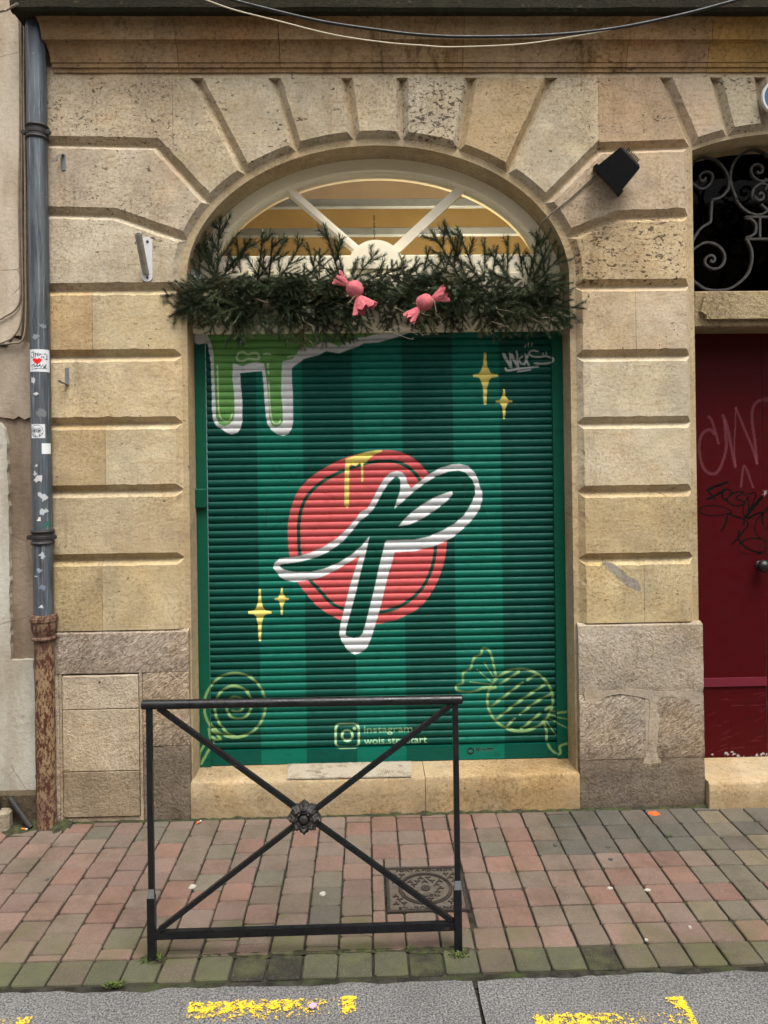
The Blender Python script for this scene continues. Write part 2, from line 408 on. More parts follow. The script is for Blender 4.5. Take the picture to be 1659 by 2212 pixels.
def ground_mat():
    k = NT('joint_dirt'); n = k.noise(22, 6, 0.7); m = k.noise(4.5, 4, 0.6)
    c = k.mix(k.ramp(n, 0.35, 0.7), (0.014, 0.013, 0.010), (0.045, 0.041, 0.034))
    c = k.mix(k.ramp(m, 0.50, 0.66, 0, 0.75), c, (0.040, 0.052, 0.018))
    return k.fin(c, 0.95, k.bump(n, 0.8, 0.006), spec=0.1)
DIRT = ground_mat()
def asphalt_mat():
    k = NT('grey_asphalt'); sp = k.noise(150, 4, 0.8); v = k.voro(150); g = k.noise(3.0, 6, 0.65)
    c = k.mix(k.ramp(sp, 0.36, 0.66), (0.030, 0.030, 0.031), (0.230, 0.227, 0.222))
    c = k.mix(k.ramp(g, 0.40, 0.70, 0, 0.5), c, k.mix(1.0, c, (0.62, 0.62, 0.62), 'MULTIPLY'))
    c = k.mix(k.ramp(k.noise(1.6, 3), 0.60, 0.70, 0, 0.30), c, lin(172, 168, 138, .7))
    n = k.bump(v, 0.45, 0.004); n = k.bump(sp, 0.5, 0.003, n)
    return k.fin(c, 0.85, n, spec=0.3)
ASPHALT = asphalt_mat()
def yellow_mat():
    k = NT('worn_yellow_paint'); a = k.n('ShaderNodeAttribute'); a.attribute_name = 'paint'
    sep = k.n('ShaderNodeSeparateColor'); k.l(a.outputs['Color'], sep.inputs[0])
    n = k.math('ADD', k.math('MULTIPLY', k.noise(60, 4, 0.7), 0.6), k.math('MULTIPLY', k.noise(170, 3, 0.7), 0.4)); thr = k.math('SUBTRACT', 0.86, k.math('MULTIPLY', sep.outputs[0], 0.42))
    mask = k.math('MULTIPLY', k.ramp(n, thr, k.math('ADD', thr, 0.05)), k.ramp(k.noise(220, 2), 0.30, 0.50, 0.45, 1.0))
    k.fin(k.mix(k.ramp(k.noise(150, 3), 0.4, 0.7, 0, 0.5), lin(238, 200, 44, .85), lin(190, 152, 36, .75)), 0.8, k.bump(n, 0.3, 0.003))
    tr = k.n('ShaderNodeBsdfTransparent'); mx = k.n('ShaderNodeMixShader')
    k.l(mask, mx.inputs[0]); k.l(tr.outputs[0], mx.inputs[1]); k.l(k.b.outputs[0], mx.inputs[2]); k.l(mx.outputs[0], k.out.inputs[0])
    return k.m
YELLOW = yellow_mat()
def needle_mat():
    k = NT('spruce_needles'); o = k.n('ShaderNodeObjectInfo'); n = k.noise(30, 3)
    c = k.mix(o.outputs['Random'], (0.020, 0.040, 0.018), (0.070, 0.096, 0.034))
    c = k.mix(k.ramp(n, 0.4, 0.7, 0, 0.8), c, (0.066, 0.088, 0.055))
    c = k.mix(k.ramp(o.outputs['Random'], 0.90, 0.96, 0, 0.7), c, (0.085, 0.070, 0.028))
    return k.fin(c, 0.55, spec=0.3)
NEEDLE = needle_mat()
def grass_mat():
    k = NT('weed_green'); n = k.noise(60, 2)
    return k.fin(k.mix(n, (0.05, 0.085, 0.015), (0.12, 0.15, 0.035)), 0.7, spec=0.2)
GRASS = grass_mat()
def glass_mat(name, tint, refl):
    k = NT(name)
    tr = k.n('ShaderNodeBsdfTransparent'); tr.inputs[0].default_value = (*tint, 1)
    gl = k.n('ShaderNodeBsdfGlossy'); gl.inputs['Roughness'].default_value = 0.03; gl.inputs[0].default_value = (0.9, 0.9, 0.9, 1)
    fr = k.n('ShaderNodeFresnel'); fr.inputs[0].default_value = refl
    mx = k.n('ShaderNodeMixShader'); k.l(fr.outputs[0], mx.inputs[0]); k.l(tr.outputs[0], mx.inputs[1]); k.l(gl.outputs[0], mx.inputs[2])
    k.l(mx.outputs[0], k.out.inputs[0]); return k.m
GLASS = glass_mat('window_glass', (0.90, 0.90, 0.86), 1.30)
DARKGLASS = glass_mat('dusty_dark_glass', (0.5, 0.48, 0.45), 1.12)
def mat_mat():
    k = NT('ribbed_doormat'); n = k.noise(14, 5, 0.7); f = k.noise(160, 4)
    c = k.mix(k.ramp(n, 0.50, 0.74), lin(186, 176, 156, .8), lin(120, 106, 86, .8))
    c = k.mix(k.ramp(f, 0.4, 0.7, 0, 0.5), c, (0.06, 0.05, 0.04))
    return k.fin(c, 0.95, k.bump(f, 0.4, 0.003), spec=0.1)
DOORMAT = mat_mat()
def moss_shade_mat():
    k = NT('moss_dirt_and_shade'); n = k.noise(30, 6, 0.7)
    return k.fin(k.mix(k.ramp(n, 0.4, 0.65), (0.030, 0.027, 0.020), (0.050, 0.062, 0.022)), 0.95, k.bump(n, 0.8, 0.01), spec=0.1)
MOSS_SHADE = moss_shade_mat()

# ------------------------------------------------------------------ stone cutting
def poly_area(p): return sum(p[i][0] * p[(i+1) % len(p)][1] - p[(i+1) % len(p)][0] * p[i][1] for i in range(len(p))) / 2
def offset_poly(poly, ds):             # CCW polygon, per-edge inward distances
    n = len(poly); L = []
    for i in range(n):
        a = Vector(poly[i]); b = Vector(poly[(i + 1) % n]); t = (b - a).normalized(); nn = Vector((-t.y, t.x))
        L.append((a + nn * ds[i], t))
    out = []
    for i in range(n):
        p, t = L[i - 1]; q, s = L[i]
        cr = t.x * s.y - t.y * s.x
        if abs(cr) < 0.03:
            out.append(((Vector(poly[i]) + (Vector((-s.y, s.x)) * ds[i] if ds[i] >= ds[i-1] else Vector((-t.y, t.x)) * ds[i-1])))[:])
        else:
            k = ((q - p).x * s.y - (q - p).y * s.x) / cr
            out.append((p + t * k)[:])
    return out
STONE_TINTS = [lin(214, 192, 152), lin(208, 190, 156), lin(205, 182, 138), lin(212, 196, 166), lin(198, 178, 144), lin(216, 190, 142)]
def pale(t, k=0.27):
    m = (t[0] + t[1] + t[2]) / 3; return tuple((c * (1 - k) + m * k) * 1.17 for c in t)
def cut_stone(name, parent, cell, edges, front=-0.032, back=0.015, gap=0.004, bev=0.027, tint=None, pit=0.5, mat=None, rough=0.0016, step=0.03, label=None):
    """one dressed stone: cell outline in XZ; edge kinds g = chamfered groove, j = tight joint, f = butted flush"""
    if poly_area(cell) < 0:
        cell = cell[::-1]; edges = edges[::-1]; edges = edges[1:] + edges[:1]
    d1 = [gap if e == 'g' else (0.0005 if e == 'j' else 0.0) for e in edges]
    d2 = [gap + bev if e == 'g' else (0.0008 if e == 'j' else 0.0) for e in edges]
    A = offset_poly(cell, d1); B = offset_poly(cell, d2)
    a2, b2 = [], []; n = len(cell); sd_ = RNG.random() * 100
    for i in range(n):
        p, q = Vector(A[i]), Vector(A[(i + 1) % n]); r, s = Vector(B[i]), Vector(B[(i + 1) % n])
        m = max(1, int((q - p).length / step))
        for j in range(m):
            t = j / m
            pa = p.lerp(q, t); pb = r.lerp(s, t)
            if edges[i] == 'g' and j > 0:
                e = mnoise.noise(Vector((pb.x * 22, pb.y * 22, sd_))) * rough * 1.4 + (RNG.random() - .5) * rough
                if RNG.random() < 0.05: e += rough * 2.5
                tt = (s - r).normalized(); nn = Vector((-tt.y, tt.x))
                pb = pb + nn * e
                pa = pa + nn * (RNG.random() - .5) * rough
            a2.append(pa[:]); b2.append(pb[:])
    m = len(a2); mb = MB()
    mb.v = [(x, back, z) for x, z in a2] + [(x, 0.0005, z) for x, z in a2] + [(x, front, z) for x, z in b2]
    for k in (0, 1):
        for i in range(m):
            j = (i + 1) % m; mb.f.append((k * m + i, k * m + j, (k + 1) * m + j, (k + 1) * m + i))
    mb.f.append(tuple(range(2 * m, 3 * m)))
    t = pale(tint if tint is not None else RNG.choice(STONE_TINTS))
    jit = 1 + (RNG.random() - .5) * 0.10
    return mb.build(name, mat or STONE, parent, color=(t[0] * jit * .66, t[1] * jit * .66, t[2] * jit * .66, pit), label=label)

# ------------------------------------------------------------------ shared levels of the facade
XL = P(404, 700, 0)[0]; XR = P(1232, 760, 0)[0]; XC = (XL + XR) / 2; ELA = (XR - XL) / 2
ZS = P(815, 603, 0)[1]; ZT = P(818, 314, 0)[1]; ELB = ZT - ZS
X2L = P(1503, 900, 0)[0]; X2W = 0.92; X2R = X2L + X2W
YSH = 0.165                       # shutter plane
FACE = -0.032
ZFRZ = P(830, 168, FACE)[1]       # underside of the plain frieze
ZFRT = P(830, 150, FACE)[1]
XBL = P(104, 700, 0)[0]           # left end of the stone house
XBR = X2R + 1.1
def ell(a, b, t): return (XC + a * math.cos(t), ZS + b * math.sin(t))
MARG = 0.030
# second doorway: flat segmental arch
Z2S = P(1492, 325, 0)[1]; Z2T = P(1659, 294, 0)[1] + 0.012; X2C = (X2L + X2R) / 2
def arch2(x, up=0.0):
    hw = X2W / 2; s = Z2T - Z2S; R = (hw * hw + s * s) / (2 * s)
    return Z2T - R + math.sqrt(max(0, (R + up) ** 2 - (x - X2C) ** 2))

# ------------------------------------------------------------------ stone house
house = empty('stone_house', (XC, 0.3, 0), 'pale limestone house front with arched shop opening and grooved blocks', 'building')
core = MB()
ol = [(XBL, -0.1), (XL, -0.1), (XL, ZS)]
ol += [ell(ELA, ELB, math.pi - math.pi * i / 60) for i in range(1, 60)]
ol += [(XR, ZS), (XR, -0.1), (X2L, -0.1), (X2L, Z2S)]
ol += [(X2L + X2W * i / 20, arch2(X2L + X2W * i / 20)) for i in range(1, 20)]
ol += [(X2R, Z2S), (X2R, -0.1), (XBR, -0.1), (XBR, 4.05), (XBL, 4.05)]
core.prism(ol, 0.0, 0.25)
core.build('wall_core', STONE, house, color=(*lin(206, 186, 150, .66), 0.3))
upw = MB(); upw.box(XBL, XBR, 0.02, 0.45, 4.05, 8.2)
upw.build('upper_wall', STONE, house, color=(*lin(200, 180, 146, .66), 0.4))

def q(u, v): return P(u, v, 0)
def on_arch(u, v, m=MARG):            # nearest point of the margin ellipse seen from its centre
    x, z = q(u, v); t = math.atan2((z - ZS) / (ELB + m), (x - XC) / (ELA + m)); return t
def arc(t0, t1, m=MARG):
    n = max(3, int(abs(t1 - t0) / 0.035)); return [ell(ELA + m, ELB + m, t0 + (t1 - t0) * i / n) for i in range(n + 1)]
def put(name, pts, kinds, **kw): return cut_stone(name, house, pts, kinds, **kw)

XJ = XL - MARG * 0.8; XJR = XR + MARG * 0.8
# --- joints of the arch: top ends on the frieze, lower ends on the margin ellipse
gt = [(425, 172), (593, 172), (748, 166), (868, 166), (1016, 172), (1186, 178)]
gb = [(533, 378), (643, 330), (766, 305), (868, 304), (984, 334), (1094, 376)]
gT = []
for (u0, v0), (u1, v1) in zip(gt, gb):
    a = Vector(q(u0, v0)); b = Vector(q(u1, v1)); k = (ZFRZ - b.y) / (a.y - b.y)
    gT.append((b.x + (a.x - b.x) * k, ZFRZ))
gA = [on_arch(*p) for p in gb]
tl1, tl2 = on_arch(452, 440), on_arch(398, 518)
tr1, tr2 = on_arch(1174, 440), on_arch(1229, 512)
xj1 = q(377, 300)[0]; xj2 = q(1290, 330)[0]
dl = Vector(q(340, 317)); dle = Vector(ell(ELA + MARG, ELB + MARG, tl1))
zd = dl.y + (dle.y - dl.y) * (xj1 - dl.x) / (dle.x - dl.x)
zg1 = q(100, 312)[1]
gold = lin(210, 182, 130)
put('stone_block', [(XBL, ZFRZ), (xj1, ZFRZ), (xj1, zd), dl[:], (XBL, zg1)], list('fjggf'), tint=lin(204, 184, 148), pit=0.75)
ar = arc(gA[0], tl1)
put('voussoir', [(xj1, ZFRZ), gT[0]] + ar + [(xj1, zd)], ['f', 'g'] + ['g'] * (len(ar) - 1) + ['g', 'j'], tint=lin(206, 188, 150), pit=0.6)
tints = [lin(204, 186, 150), lin(196, 178, 142), lin(214, 192, 150), lin(208, 192, 158), lin(206, 176, 122)]
for i in range(5):
    ar = arc(gA[i + 1], gA[i])
    put('voussoir', [gT[i], gT[i + 1]] + ar, ['f', 'g'] + ['g'] * (len(ar) - 1) + ['g'], tint=tints[i], pit=[0.6, 0.5, 0.55, 0.85, 0.5][i])
dr = Vector(q(1290, 326)); zg1r = q(1480, 319)[1]
# second arch joints
g2t = [(1432, 172), (1539, 170), (1634, 170)]; g2b = [(1497, 322), (1571, 303), (1651, 296)]
h2T, h2B = [], []
for (u0, v0), (u1, v1) in zip(g2t, g2b):
    a = Vector(q(u0, v0)); b = Vector(q(u1, v1)); k = (ZFRZ - b.y) / (a.y - b.y)
    h2T.append((b.x + (a.x - b.x) * k, ZFRZ)); h2B.append(b.x)
ar = arc(tr1, gA[5])
put('voussoir', [gT[5], (xj2, ZFRZ), dr[:]] + ar, ['f', 'j', 'g'] + ['g'] * (len(ar) - 1) + ['g'], tint=lin(214, 198, 162), pit=0.5)
XPR = X2L - 0.024
h2x = X2L - 0.004
put('stone_block', [(xj2, ZFRZ), h2T[0], (XPR + .016, zg1r), dr[:]], list('fggj'), tint=lin(198, 168, 128), pit=0.4)
# right-hand voussoirs
prev = None
bs = [X2L + .002] + h2B[1:] + [X2C + (X2C - h2B[2]), X2C + (X2C - h2B[1]), X2R - .002]
ts = [h2T[0][0], h2T[1][0], h2T[2][0]] + [2 * X2C - h2T[2][0], 2 * X2C - h2T[1][0], 2 * X2C - h2T[0][0]]
for i in range(5):
    n = 4; lo = [(bs[i + 1] + (bs[i] - bs[i + 1]) * k / n) for k in range(n + 1)]
    lo = [(x, arch2(x, 0.014)) for x in lo]
    put('voussoir', [(ts[i], ZFRZ), (ts[i + 1], ZFRZ)] + lo, ['f', 'g'] + ['g'] * n + ['g'],
        tint=[lin(208, 182, 146), lin(200, 184, 148)][i % 2], pit=[0.3, 0.9][i % 2])
put('stone_block', [(ts[5], ZFRZ), (XBR, ZFRZ), (XBR, Z2S + .02), (X2R + .01, Z2S + .02)], list('ffgg'))
# --- left pier
t_end = math.pi
def jl(t): return ell(ELA + MARG, ELB + MARG, t)
ys = [q(250, 627)[1], q(250, 770)[1], q(250, 915)[1], q(250, 1060)[1], q(250, 1207)[1]]
zpl = P(260, 1363, -0.045)[1]; zplr = P(1390, 1346, -0.045)[1]
zg2 = q(100, 463)[1]; d2 = q(252, 467)
ar = arc(tl1, tl2)
put('stone_block', [(XBL, zg1), dl[:]] + ar + [d2, (XBL, zg2)], ['g', 'g'] + ['g'] * (len(ar) - 1) + ['g', 'g', 'f'], tint=lin(206, 186, 152), pit=0.6)
ar = arc(tl2, math.pi - 0.02)
put('stone_block', [(XBL, zg2), d2] + ar + [(XJ, ys[0]), (XBL, ys[0])], ['g', 'g'] + ['g'] * (len(ar) - 1) + ['g', 'g', 'f'], tint=lin(206, 190, 156), pit=0.45)
lv = ys + [zpl]
splits_l = {0: 209, 2: 233, 4: 222}
lt = {0: (lin(206, 172, 112), lin(212, 190, 138)), 1: (lin(216, 192, 142),), 2: (lin(202, 172, 116), lin(208, 188, 142)), 3: (lin(204, 182, 136),), 4: (lin(198, 174, 118), lin(206, 184, 132))}
for i in range(5):
    z1, z0 = lv[i], lv[i + 1]; bk = 'g' if i < 4 else 'j'
    if i in splits_l:
        xs = q(splits_l[i], 1000)[0]
        put('stone_block', [(XBL, z1), (xs, z1), (xs, z0), (XBL, z0)], ['g', 'j', bk, 'f'], tint=lt[i][0], pit=0.28)
        put('stone_block', [(xs, z1), (XJ, z1), (XJ, z0), (xs, z0)], ['g', 'g', bk, 'j'], tint=lt[i][1], pit=0.22)
    else:
        put('stone_block', [(XBL, z1), (XJ, z1), (XJ, z0), (XBL, z0)], ['g', 'g', bk, 'f'], tint=lt[i][0], pit=0.25)
# --- right pier
yr = [q(1380, 619)[1], q(1380, 769)[1], q(1380, 913)[1], q(1380, 1060)[1], q(1380, 1205)[1]]
zg2r = q(1478, 467)[1]; d2r = q(1331, 472)
ar = arc(tr2, tr1)
put('stone_block', [dr[:], (XPR, zg1r), (XPR, zg2r), d2r] + ar, ['g', 'g', 'g', 'g'] + ['g'] * (len(ar) - 1) + ['g'], tint=lin(204, 180, 144), pit=0.35)
ar = arc(0.02, tr2)
put('stone_block', [d2r, (XPR, zg2r), (XPR, yr[0]), (XJR, yr[0])] + ar, ['g', 'g', 'g', 'g'] + ['g'] * (len(ar) - 1) + ['g'], tint=lin(212, 186, 136), pit=1.0)
lv = yr + [zplr]
splits_r = {0: 1373, 4: 1383}
rt = {0: (lin(212, 186, 142), lin(208, 184, 146)), 1: (lin(206, 192, 158),), 2: (lin(208, 190, 152),), 3: (lin(206, 184, 132),), 4: (lin(208, 184, 126), lin(204, 182, 130))}
for i in range(5):
    z1, z0 = lv[i], lv[i + 1]; bk = 'g' if i < 4 else 'j'
    if i in splits_r:
        xs = q(splits_r[i], 1000)[0]
        put('stone_block', [(XJR, z1), (xs, z1), (xs, z0), (XJR, z0)], ['g', 'j', bk, 'g'], tint=rt[i][0], pit=0.25)
        put('stone_block', [(xs, z1), (XPR, z1), (XPR, z0), (xs, z0)], ['g', 'g', bk, 'j'], tint=rt[i][1], pit=0.22)
    else:
        put('stone_block', [(XJR, z1), (XPR, z1), (XPR, z0), (XJR, z0)], ['g', 'g', bk, 'g'], tint=rt[i][0], pit=0.22)
# far pier beyond the second doorway
zz = [Z2S + .02] + yr + [0.0]
for i in range(len(zz) - 1):
    put('stone_block', [(X2R + .02, zz[i]), (XBR, zz[i]), (XBR, zz[i + 1]), (X2R + .02, zz[i + 1])], list('gfgg'))

# --- frieze and cornice
fz = MB(); fz.box(XBL, XBR, FACE, 0.02, ZFRZ, ZFRT + 0.012)
fz.build('frieze', STONE, house, color=(*lin(204, 186, 156, .72), 0.3))
prof_uv = [(158, -.033), (156, -.046), (147, -.050), (145, -.062), (136, -.064), (134, -.073), (127, -.075), (116, -.083), (104, -.098), (94, -.118), (89, -.136),
           (87, -.139), (85, -.150), (76, -.156), (62, -.164), (48, -.178), (38, -.196), (30, -.212), (25, -.220)]
prof_uv = [(v, -.033 + (y + .033) * .62) for v, y in prof_uv]
prof = [(y, P(830, v, y)[1]) for v, y in prof_uv]
ztop = P(830, 25, -.149)[1]
prof += [(-.151, ztop + .004)]
zmax = ztop + 0.012
xcl = P(118, 150, FACE)[0]
brk = [P(u, 90, -.1)[0] for u in (379, 602, 825, 1002, 1360, 1537)]
xs = [xcl] + brk + [XBR]
ctint = [lin(176, 148, 110), lin(166, 136, 98), lin(172, 142, 102), lin(170, 140, 100), lin(176, 148, 108), lin(180, 150, 112), lin(180, 148, 92)]
cor = empty('cornice', (XC, -.1, ZFRT)); cor.parent = house; cor.location = Vector((XC, -.1, ZFRT)) - WLOC[house.name]; WLOC[cor.name] = Vector((XC, -.1, ZFRT))
for i in range(len(xs) - 1):
    mb = MB(); n = 14; m = len(prof)
    for k in range(n + 1):
        x = xs[i] + 0.0012 + (xs[i + 1] - xs[i] - 0.0024) * k / n
        for y, z in prof:
            xx = x
            if i == 0 and k == 0: xx = x - max(0, (-y - 0.033)) * 0.42      # the moulding returns at its end
            j = mnoise.noise(Vector((x * 9, z * 14, 3.1 + i))) * 0.0035
            mb.v.append((xx, y + j, z + j * .6))
        mb.v.append((x, 0.05, zmax)); mb.v.append((x, 0.05, ZFRT))
    mm = m + 2
    for k in range(n):
        for e in range(mm):
            g = (e + 1) % mm; mb.f.append((k * mm + e, (k + 1) * mm + e, (k + 1) * mm + g, k * mm + g))
    mb.f.append(tuple(range(mm))); mb.f.append(tuple(n * mm + e for e in reversed(range(mm))))
    t = ctint[i]
    mb.build('cornice_stone', CORNICE, cor, smooth=28, color=(t[0] * .66, t[1] * .66, t[2] * .70, 0.55), recalc=True)
slab = MB(); n = 60; xa, xb = P(22, 10, -.19)[0], XBR
z0 = P(830, 24, -.185)[1]
for k in range(n + 1):
    x = xa + (xb - xa) * k / n; j = mnoise.noise(Vector((x * 5, 1.7, 2))) * 0.006
    for y, z in ((0.05, z0 + .004), (-.160, z0 + .004), (-.164, z0 - .004 + j * .5), (-.185, z0 - .003 + j), (-.196, z0 + .012 + j), (-.198, z0 + .12), (-.17, z0 + .15), (0.05, z0 + .17)):
        mb_ = (x, y, z); slab.v.append(mb_)
for k in range(n):
    for e in range(8):
        g = (e + 1) % 8; slab.f.append((k * 8 + e, (k + 1) * 8 + e, (k + 1) * 8 + g, k * 8 + g))
slab.f.append(tuple(range(8))); slab.f.append(tuple(n * 8 + e for e in reversed(range(8))))
slab.build('drip_slab', CORNICE, cor, smooth=30, color=(*lin(58, 54, 38, .5), 0.8), recalc=True, label='mossy dark drip slab topping the cornice')

# --- plinths
YP = -0.045
def plinth(name, x0, x1, z0, z1, mat, tint, round_top=False, y=YP, pit=0.3, rough=0.004, kinds='jjjj'):
    mb = MB(); nx = max(2, int((x1 - x0) / 0.035)); nz = max(2, int((z1 - z0) / 0.035)); g = 0.0015
    sd_ = RNG.random() * 50
    for k in range(nz + 1):
        for i in range(nx + 1):
            a, b = i / nx, k / nz
            x = x0 + g + (x1 - x0 - 2 * g) * a; z = z0 + g + (z1 - z0 - 2 * g) * b
            e = mnoise.fractal(Vector((x * 11, z * 11, sd_)), 1.0, 2.0, 4) * rough
            yy = y + e
            if i in (0, nx): yy += 0.006; x += (RNG.random() - .5) * .002
            if k in (0, nz): yy += 0.006
            if round_top and k == nz: yy += 0.022
            if round_top and k == nz - 1: z = z1 - 0.012; yy += 0.004
            mb.v.append((x, yy, z))
    for k in range(nz):
        for i in range(nx):
            a = k * (nx + 1) + i; mb.f.append((a, a + 1, a + nx + 2, a + nx + 1))
    bd = [i for i in range(nx + 1)] + [k * (nx + 1) + nx for k in range(1, nz + 1)] + [nz * (nx + 1) + i for i in range(nx - 1, -1, -1)] + [k * (nx + 1) for k in range(nz - 1, 0, -1)]
    b0 = len(mb.v)
    for i in bd: x, yy, z = mb.v[i]; mb.v.append((x, 0.02, z))
    m = len(bd)
    for i in range(m):
        j = (i + 1) % m; mb.f.append((bd[i], b0 + i, b0 + j, bd[j]))
    return mb.build(name, mat, house, smooth=35, color=(*[t * .86 for t in pale(tint, .4)], pit))
gz = lambda v, u=1390: P(u, v, YP)[1]
gx = lambda u, v=1550: P(u, v, YP)[0]
px0, px1 = XBL - .005, P(408, 1500, YP)[0]
plinth('plinth_block', px0, px1, gz(1455, 250), zpl, TOOLED, lin(186, 164, 136), True)
cabL, cabR = gx(128, 1600), gx(308, 1600)
plinth('plinth_block', cabR, px1, gz(1612, 360), gz(1455, 250), TOOLED, lin(182, 158, 124))
plinth('plinth_block', cabR, px1, 0.0, gz(1612, 360), ROUGH, lin(136, 118, 94))
plinth('plinth_block', px0, cabL, 0.0, gz(1455, 250), CONCRETE, lin(184, 164, 136))
rx0, rx1 = P(1252, 1550, YP)[0], P(1523, 1550, YP)[0]
xm = gx(1407)
plinth('plinth_block', rx0, rx1, gz(1500), zplr, ROUGH, lin(186, 168, 138), True)
plinth('plinth_block', rx0, xm - .02, gz(1640), gz(1500), TOOLED, lin(182, 164, 136))
plinth('plinth_block', xm + .02, rx1, gz(1640), gz(1500), TOOLED, lin(176, 154, 122))
plinth('plinth_block', rx0, rx1, 0.0, gz(1640), ROUGH, lin(132, 116, 94))
core2 = MB(); core2.box(xm - .03, xm + .03, YP + .004, 0.02, gz(1645), gz(1495)); core2.build('mortar_joint', MORTAR, house, color=(*lin(178, 166, 148, .8), 0.3))
def blob(pts, y0, y1):
    mb = MB(); pp = [p[:] for p in catmull([Vector(P(u, v, y0)) for u, v in pts], True, 5)]
    pp = [(x + (RNG.random() - .5) * .006, z + (RNG.random() - .5) * .006) for x, z in pp]
    mb.prism(pp, y0, y1); return mb
blob([(1330, 1500), (1300, 1512), (1275, 1530), (1262, 1500), (1275, 1472), (1290, 1478), (1300, 1492), (1370, 1488), (1440, 1494), (1510, 1490), (1515, 1530), (1490, 1545), (1470, 1512), (1436, 1506), (1420, 1520), (1424, 1560),
      (1419, 1620), (1428, 1650), (1390, 1652), (1400, 1620), (1402, 1560), (1404, 1525), (1396, 1508)], YP + .0016, YP + .01).build('mortar_smear', MORTAR, house, color=(*lin(178, 166, 148, .78), 0.3))

blob([(1300, 1214), (1322, 1216), (1350, 1238), (1378, 1256), (1383, 1276), (1366, 1272), (1340, 1254), (1322, 1238)], FACE - .0005, FACE + .004).build('cement_smear', MORTAR, house, color=(*lin(176, 170, 156, .66), 0.1))
# --- meter cabinet in the left plinth
cab = empty('meter_cabinet', (P(217, 1770, YP)[0], YP, 0.0)); cab.parent = house; cab.location = Vector((P(217, 1770, YP)[0], YP, 0)) - WLOC[house.name]; WLOC[cab.name] = Vector((P(217, 1770, YP)[0], YP, 0))
tag(cab, 'rendered meter cabinet door set in the stone base beside the drainpipe')
czt, czb = gz(1457, 217), 0.025
dx0, dx1 = gx(136, 1600), gx(300, 1600)
fr = MB(); yb = YP + .004
fr.box(cabL + .001, dx0 - .004, yb, .02, 0.001, gz(1455, 250) - .001); fr.box(dx1 + .004, cabR - .001, yb, .02, 0.001, gz(1455, 250) - .001)
fr.box(dx0 - .004, dx1 + .004, yb + .001, .02, 0.001, czb - .004)
fr.build('cabinet_frame', CONCRETE, cab, color=(*lin(190, 174, 150, .8), 0.1))
bk = MB(); bk.box(dx0 - .004, dx1 + .004, 0.0, .02, czb - .004, czt - .0); bk.build('shadow_gap', BLACKIRON, cab)
levels = [czt - .004, gz(1532, 217), gz(1666, 217), czb]
for i in range(3):
    mb = MB(); mb.bevbox(dx0, dx1, YP - .004, 0.0, levels[i + 1] + .0015, levels[i] - .0015, 0.003)
    mb.build('door_panel', CONCRETE, cab, color=(*[lin(196, 180, 156), lin(190, 174, 148), lin(164, 146, 120)][i][:3], 0.1) if False else (*[c * .86 for c in [lin(198, 184, 162), lin(192, 178, 154), lin(164, 149, 126)][i]], 0.1))
kh = MB(); hx, hz = P(216, 1473, YP); kh.lathe([(.0045, 0), (.0045, .003)], (hx, YP - .0035, hz), (0, -1, 0), 12); kh.build('keyhole', BLACKPLASTIC, cab)

# --- doorsteps
ZST = 0.178
def step(x0, x1, z1, y0, y1, tint, name='doorstep'):
    mb = MB(); n = max(4, int((x1 - x0) / .03))
    for k in range(n + 1):
        x = x0 + (x1 - x0) * k / n
        a = mnoise.noise(Vector((x * 14, 4, 1))) * .004 + mnoise.noise(Vector((x * 50, 4, 7))) * .002
        for y, z in ((y1, -.02), (y0 + .004, -.02), (y0 + a, z1 * .5), (y0 + a * .7, z1 - .016 + a), (y0 + .006 + a, z1 - .004), (y0 + .016, z1 + a * .3), (y0 + .11, z1 - .002), (y1, z1 + .003)):
            mb.v.append((x, y, z))
    for k in range(n):
        for e in range(8):
            g = (e + 1) % 8; mb.f.append((k * 8 + e, (k + 1) * 8 + e, (k + 1) * 8 + g, k * 8 + g))
    mb.f.append(tuple(range(8))); mb.f.append(tuple(n * 8 + e for e in reversed(range(8))))
    return mb.build(name, ROUGH2, house, smooth=40, color=(*[c * .66 for c in tint], 0.3), recalc=True)
ROUGH2 = stone_mat('worn_step_stone', pit=0.7, grain=0.4, blotch=0.9)
xs_ = P(919, 1700, -.04)[0]
step(px1 + .001, xs_ - .0015, ZST, -.042, .3, lin(188, 168, 134))
step(xs_ + .0015, rx0 - .001, ZST, -.040, .3, lin(192, 172, 136))
step(rx1 + .004, X2R + .03, 0.132, -.075, .5, lin(196, 178, 146), 'door_sill')

# --- fanlight over the shutter
fl = empty('fanlight_window', (XC, .2, ZS)); fl.parent = house; fl.location = Vector((XC, .2, ZS)) - WLOC[house.name]; WLOC[fl.name] = Vector((XC, .2, ZS))
tag(fl, 'cream arched fanlight window with two sloping glazing bars')
def ring(ao, bo, yo, ai, bi, yi, n=64):
    mb = MB()
    for i in range(n + 1):
        t = -0.05 + (math.pi + 0.1) * i / n
        for a, b, y in ((ao, bo, .3), (ao, bo, yo), (ai + .028, bi + .028, yo), (ai + .022, bi + .022, yo + .010), (ai + .012, bi + .012, yo + .012), (ai, bi, yi), (ai, bi, .24)):
            x, z = ell(a, b, t); mb.v.append((x, y, z))
    for i in range(n):
        for e in range(6):
            mb.f.append((i * 7 + e, i * 7 + e + 1, (i + 1) * 7 + e + 1, (i + 1) * 7 + e))
    return mb
ring(ELA + .002, ELB + .002, .165, ELA - .088, ELB - .086, .205).build('frame', CREAM, fl, smooth=35, recalc=True)
YG = .205
zrail = P(815, 553, .17)[1]; zr2 = P(815, 592, .15)[1]; zb2 = P(815, 700, .125)[1]; zlip = P(815, 716, .11)[1]
mb = MB(); mb.bevbox(XL + .002, XR - .002, .15, .26, zr2, zrail, .006); mb.build('bottom_rail', CREAM, fl)
hx, hz = P(812, 582, .16); hr = 62 / F * (CAMD + .16)
hub = MB()
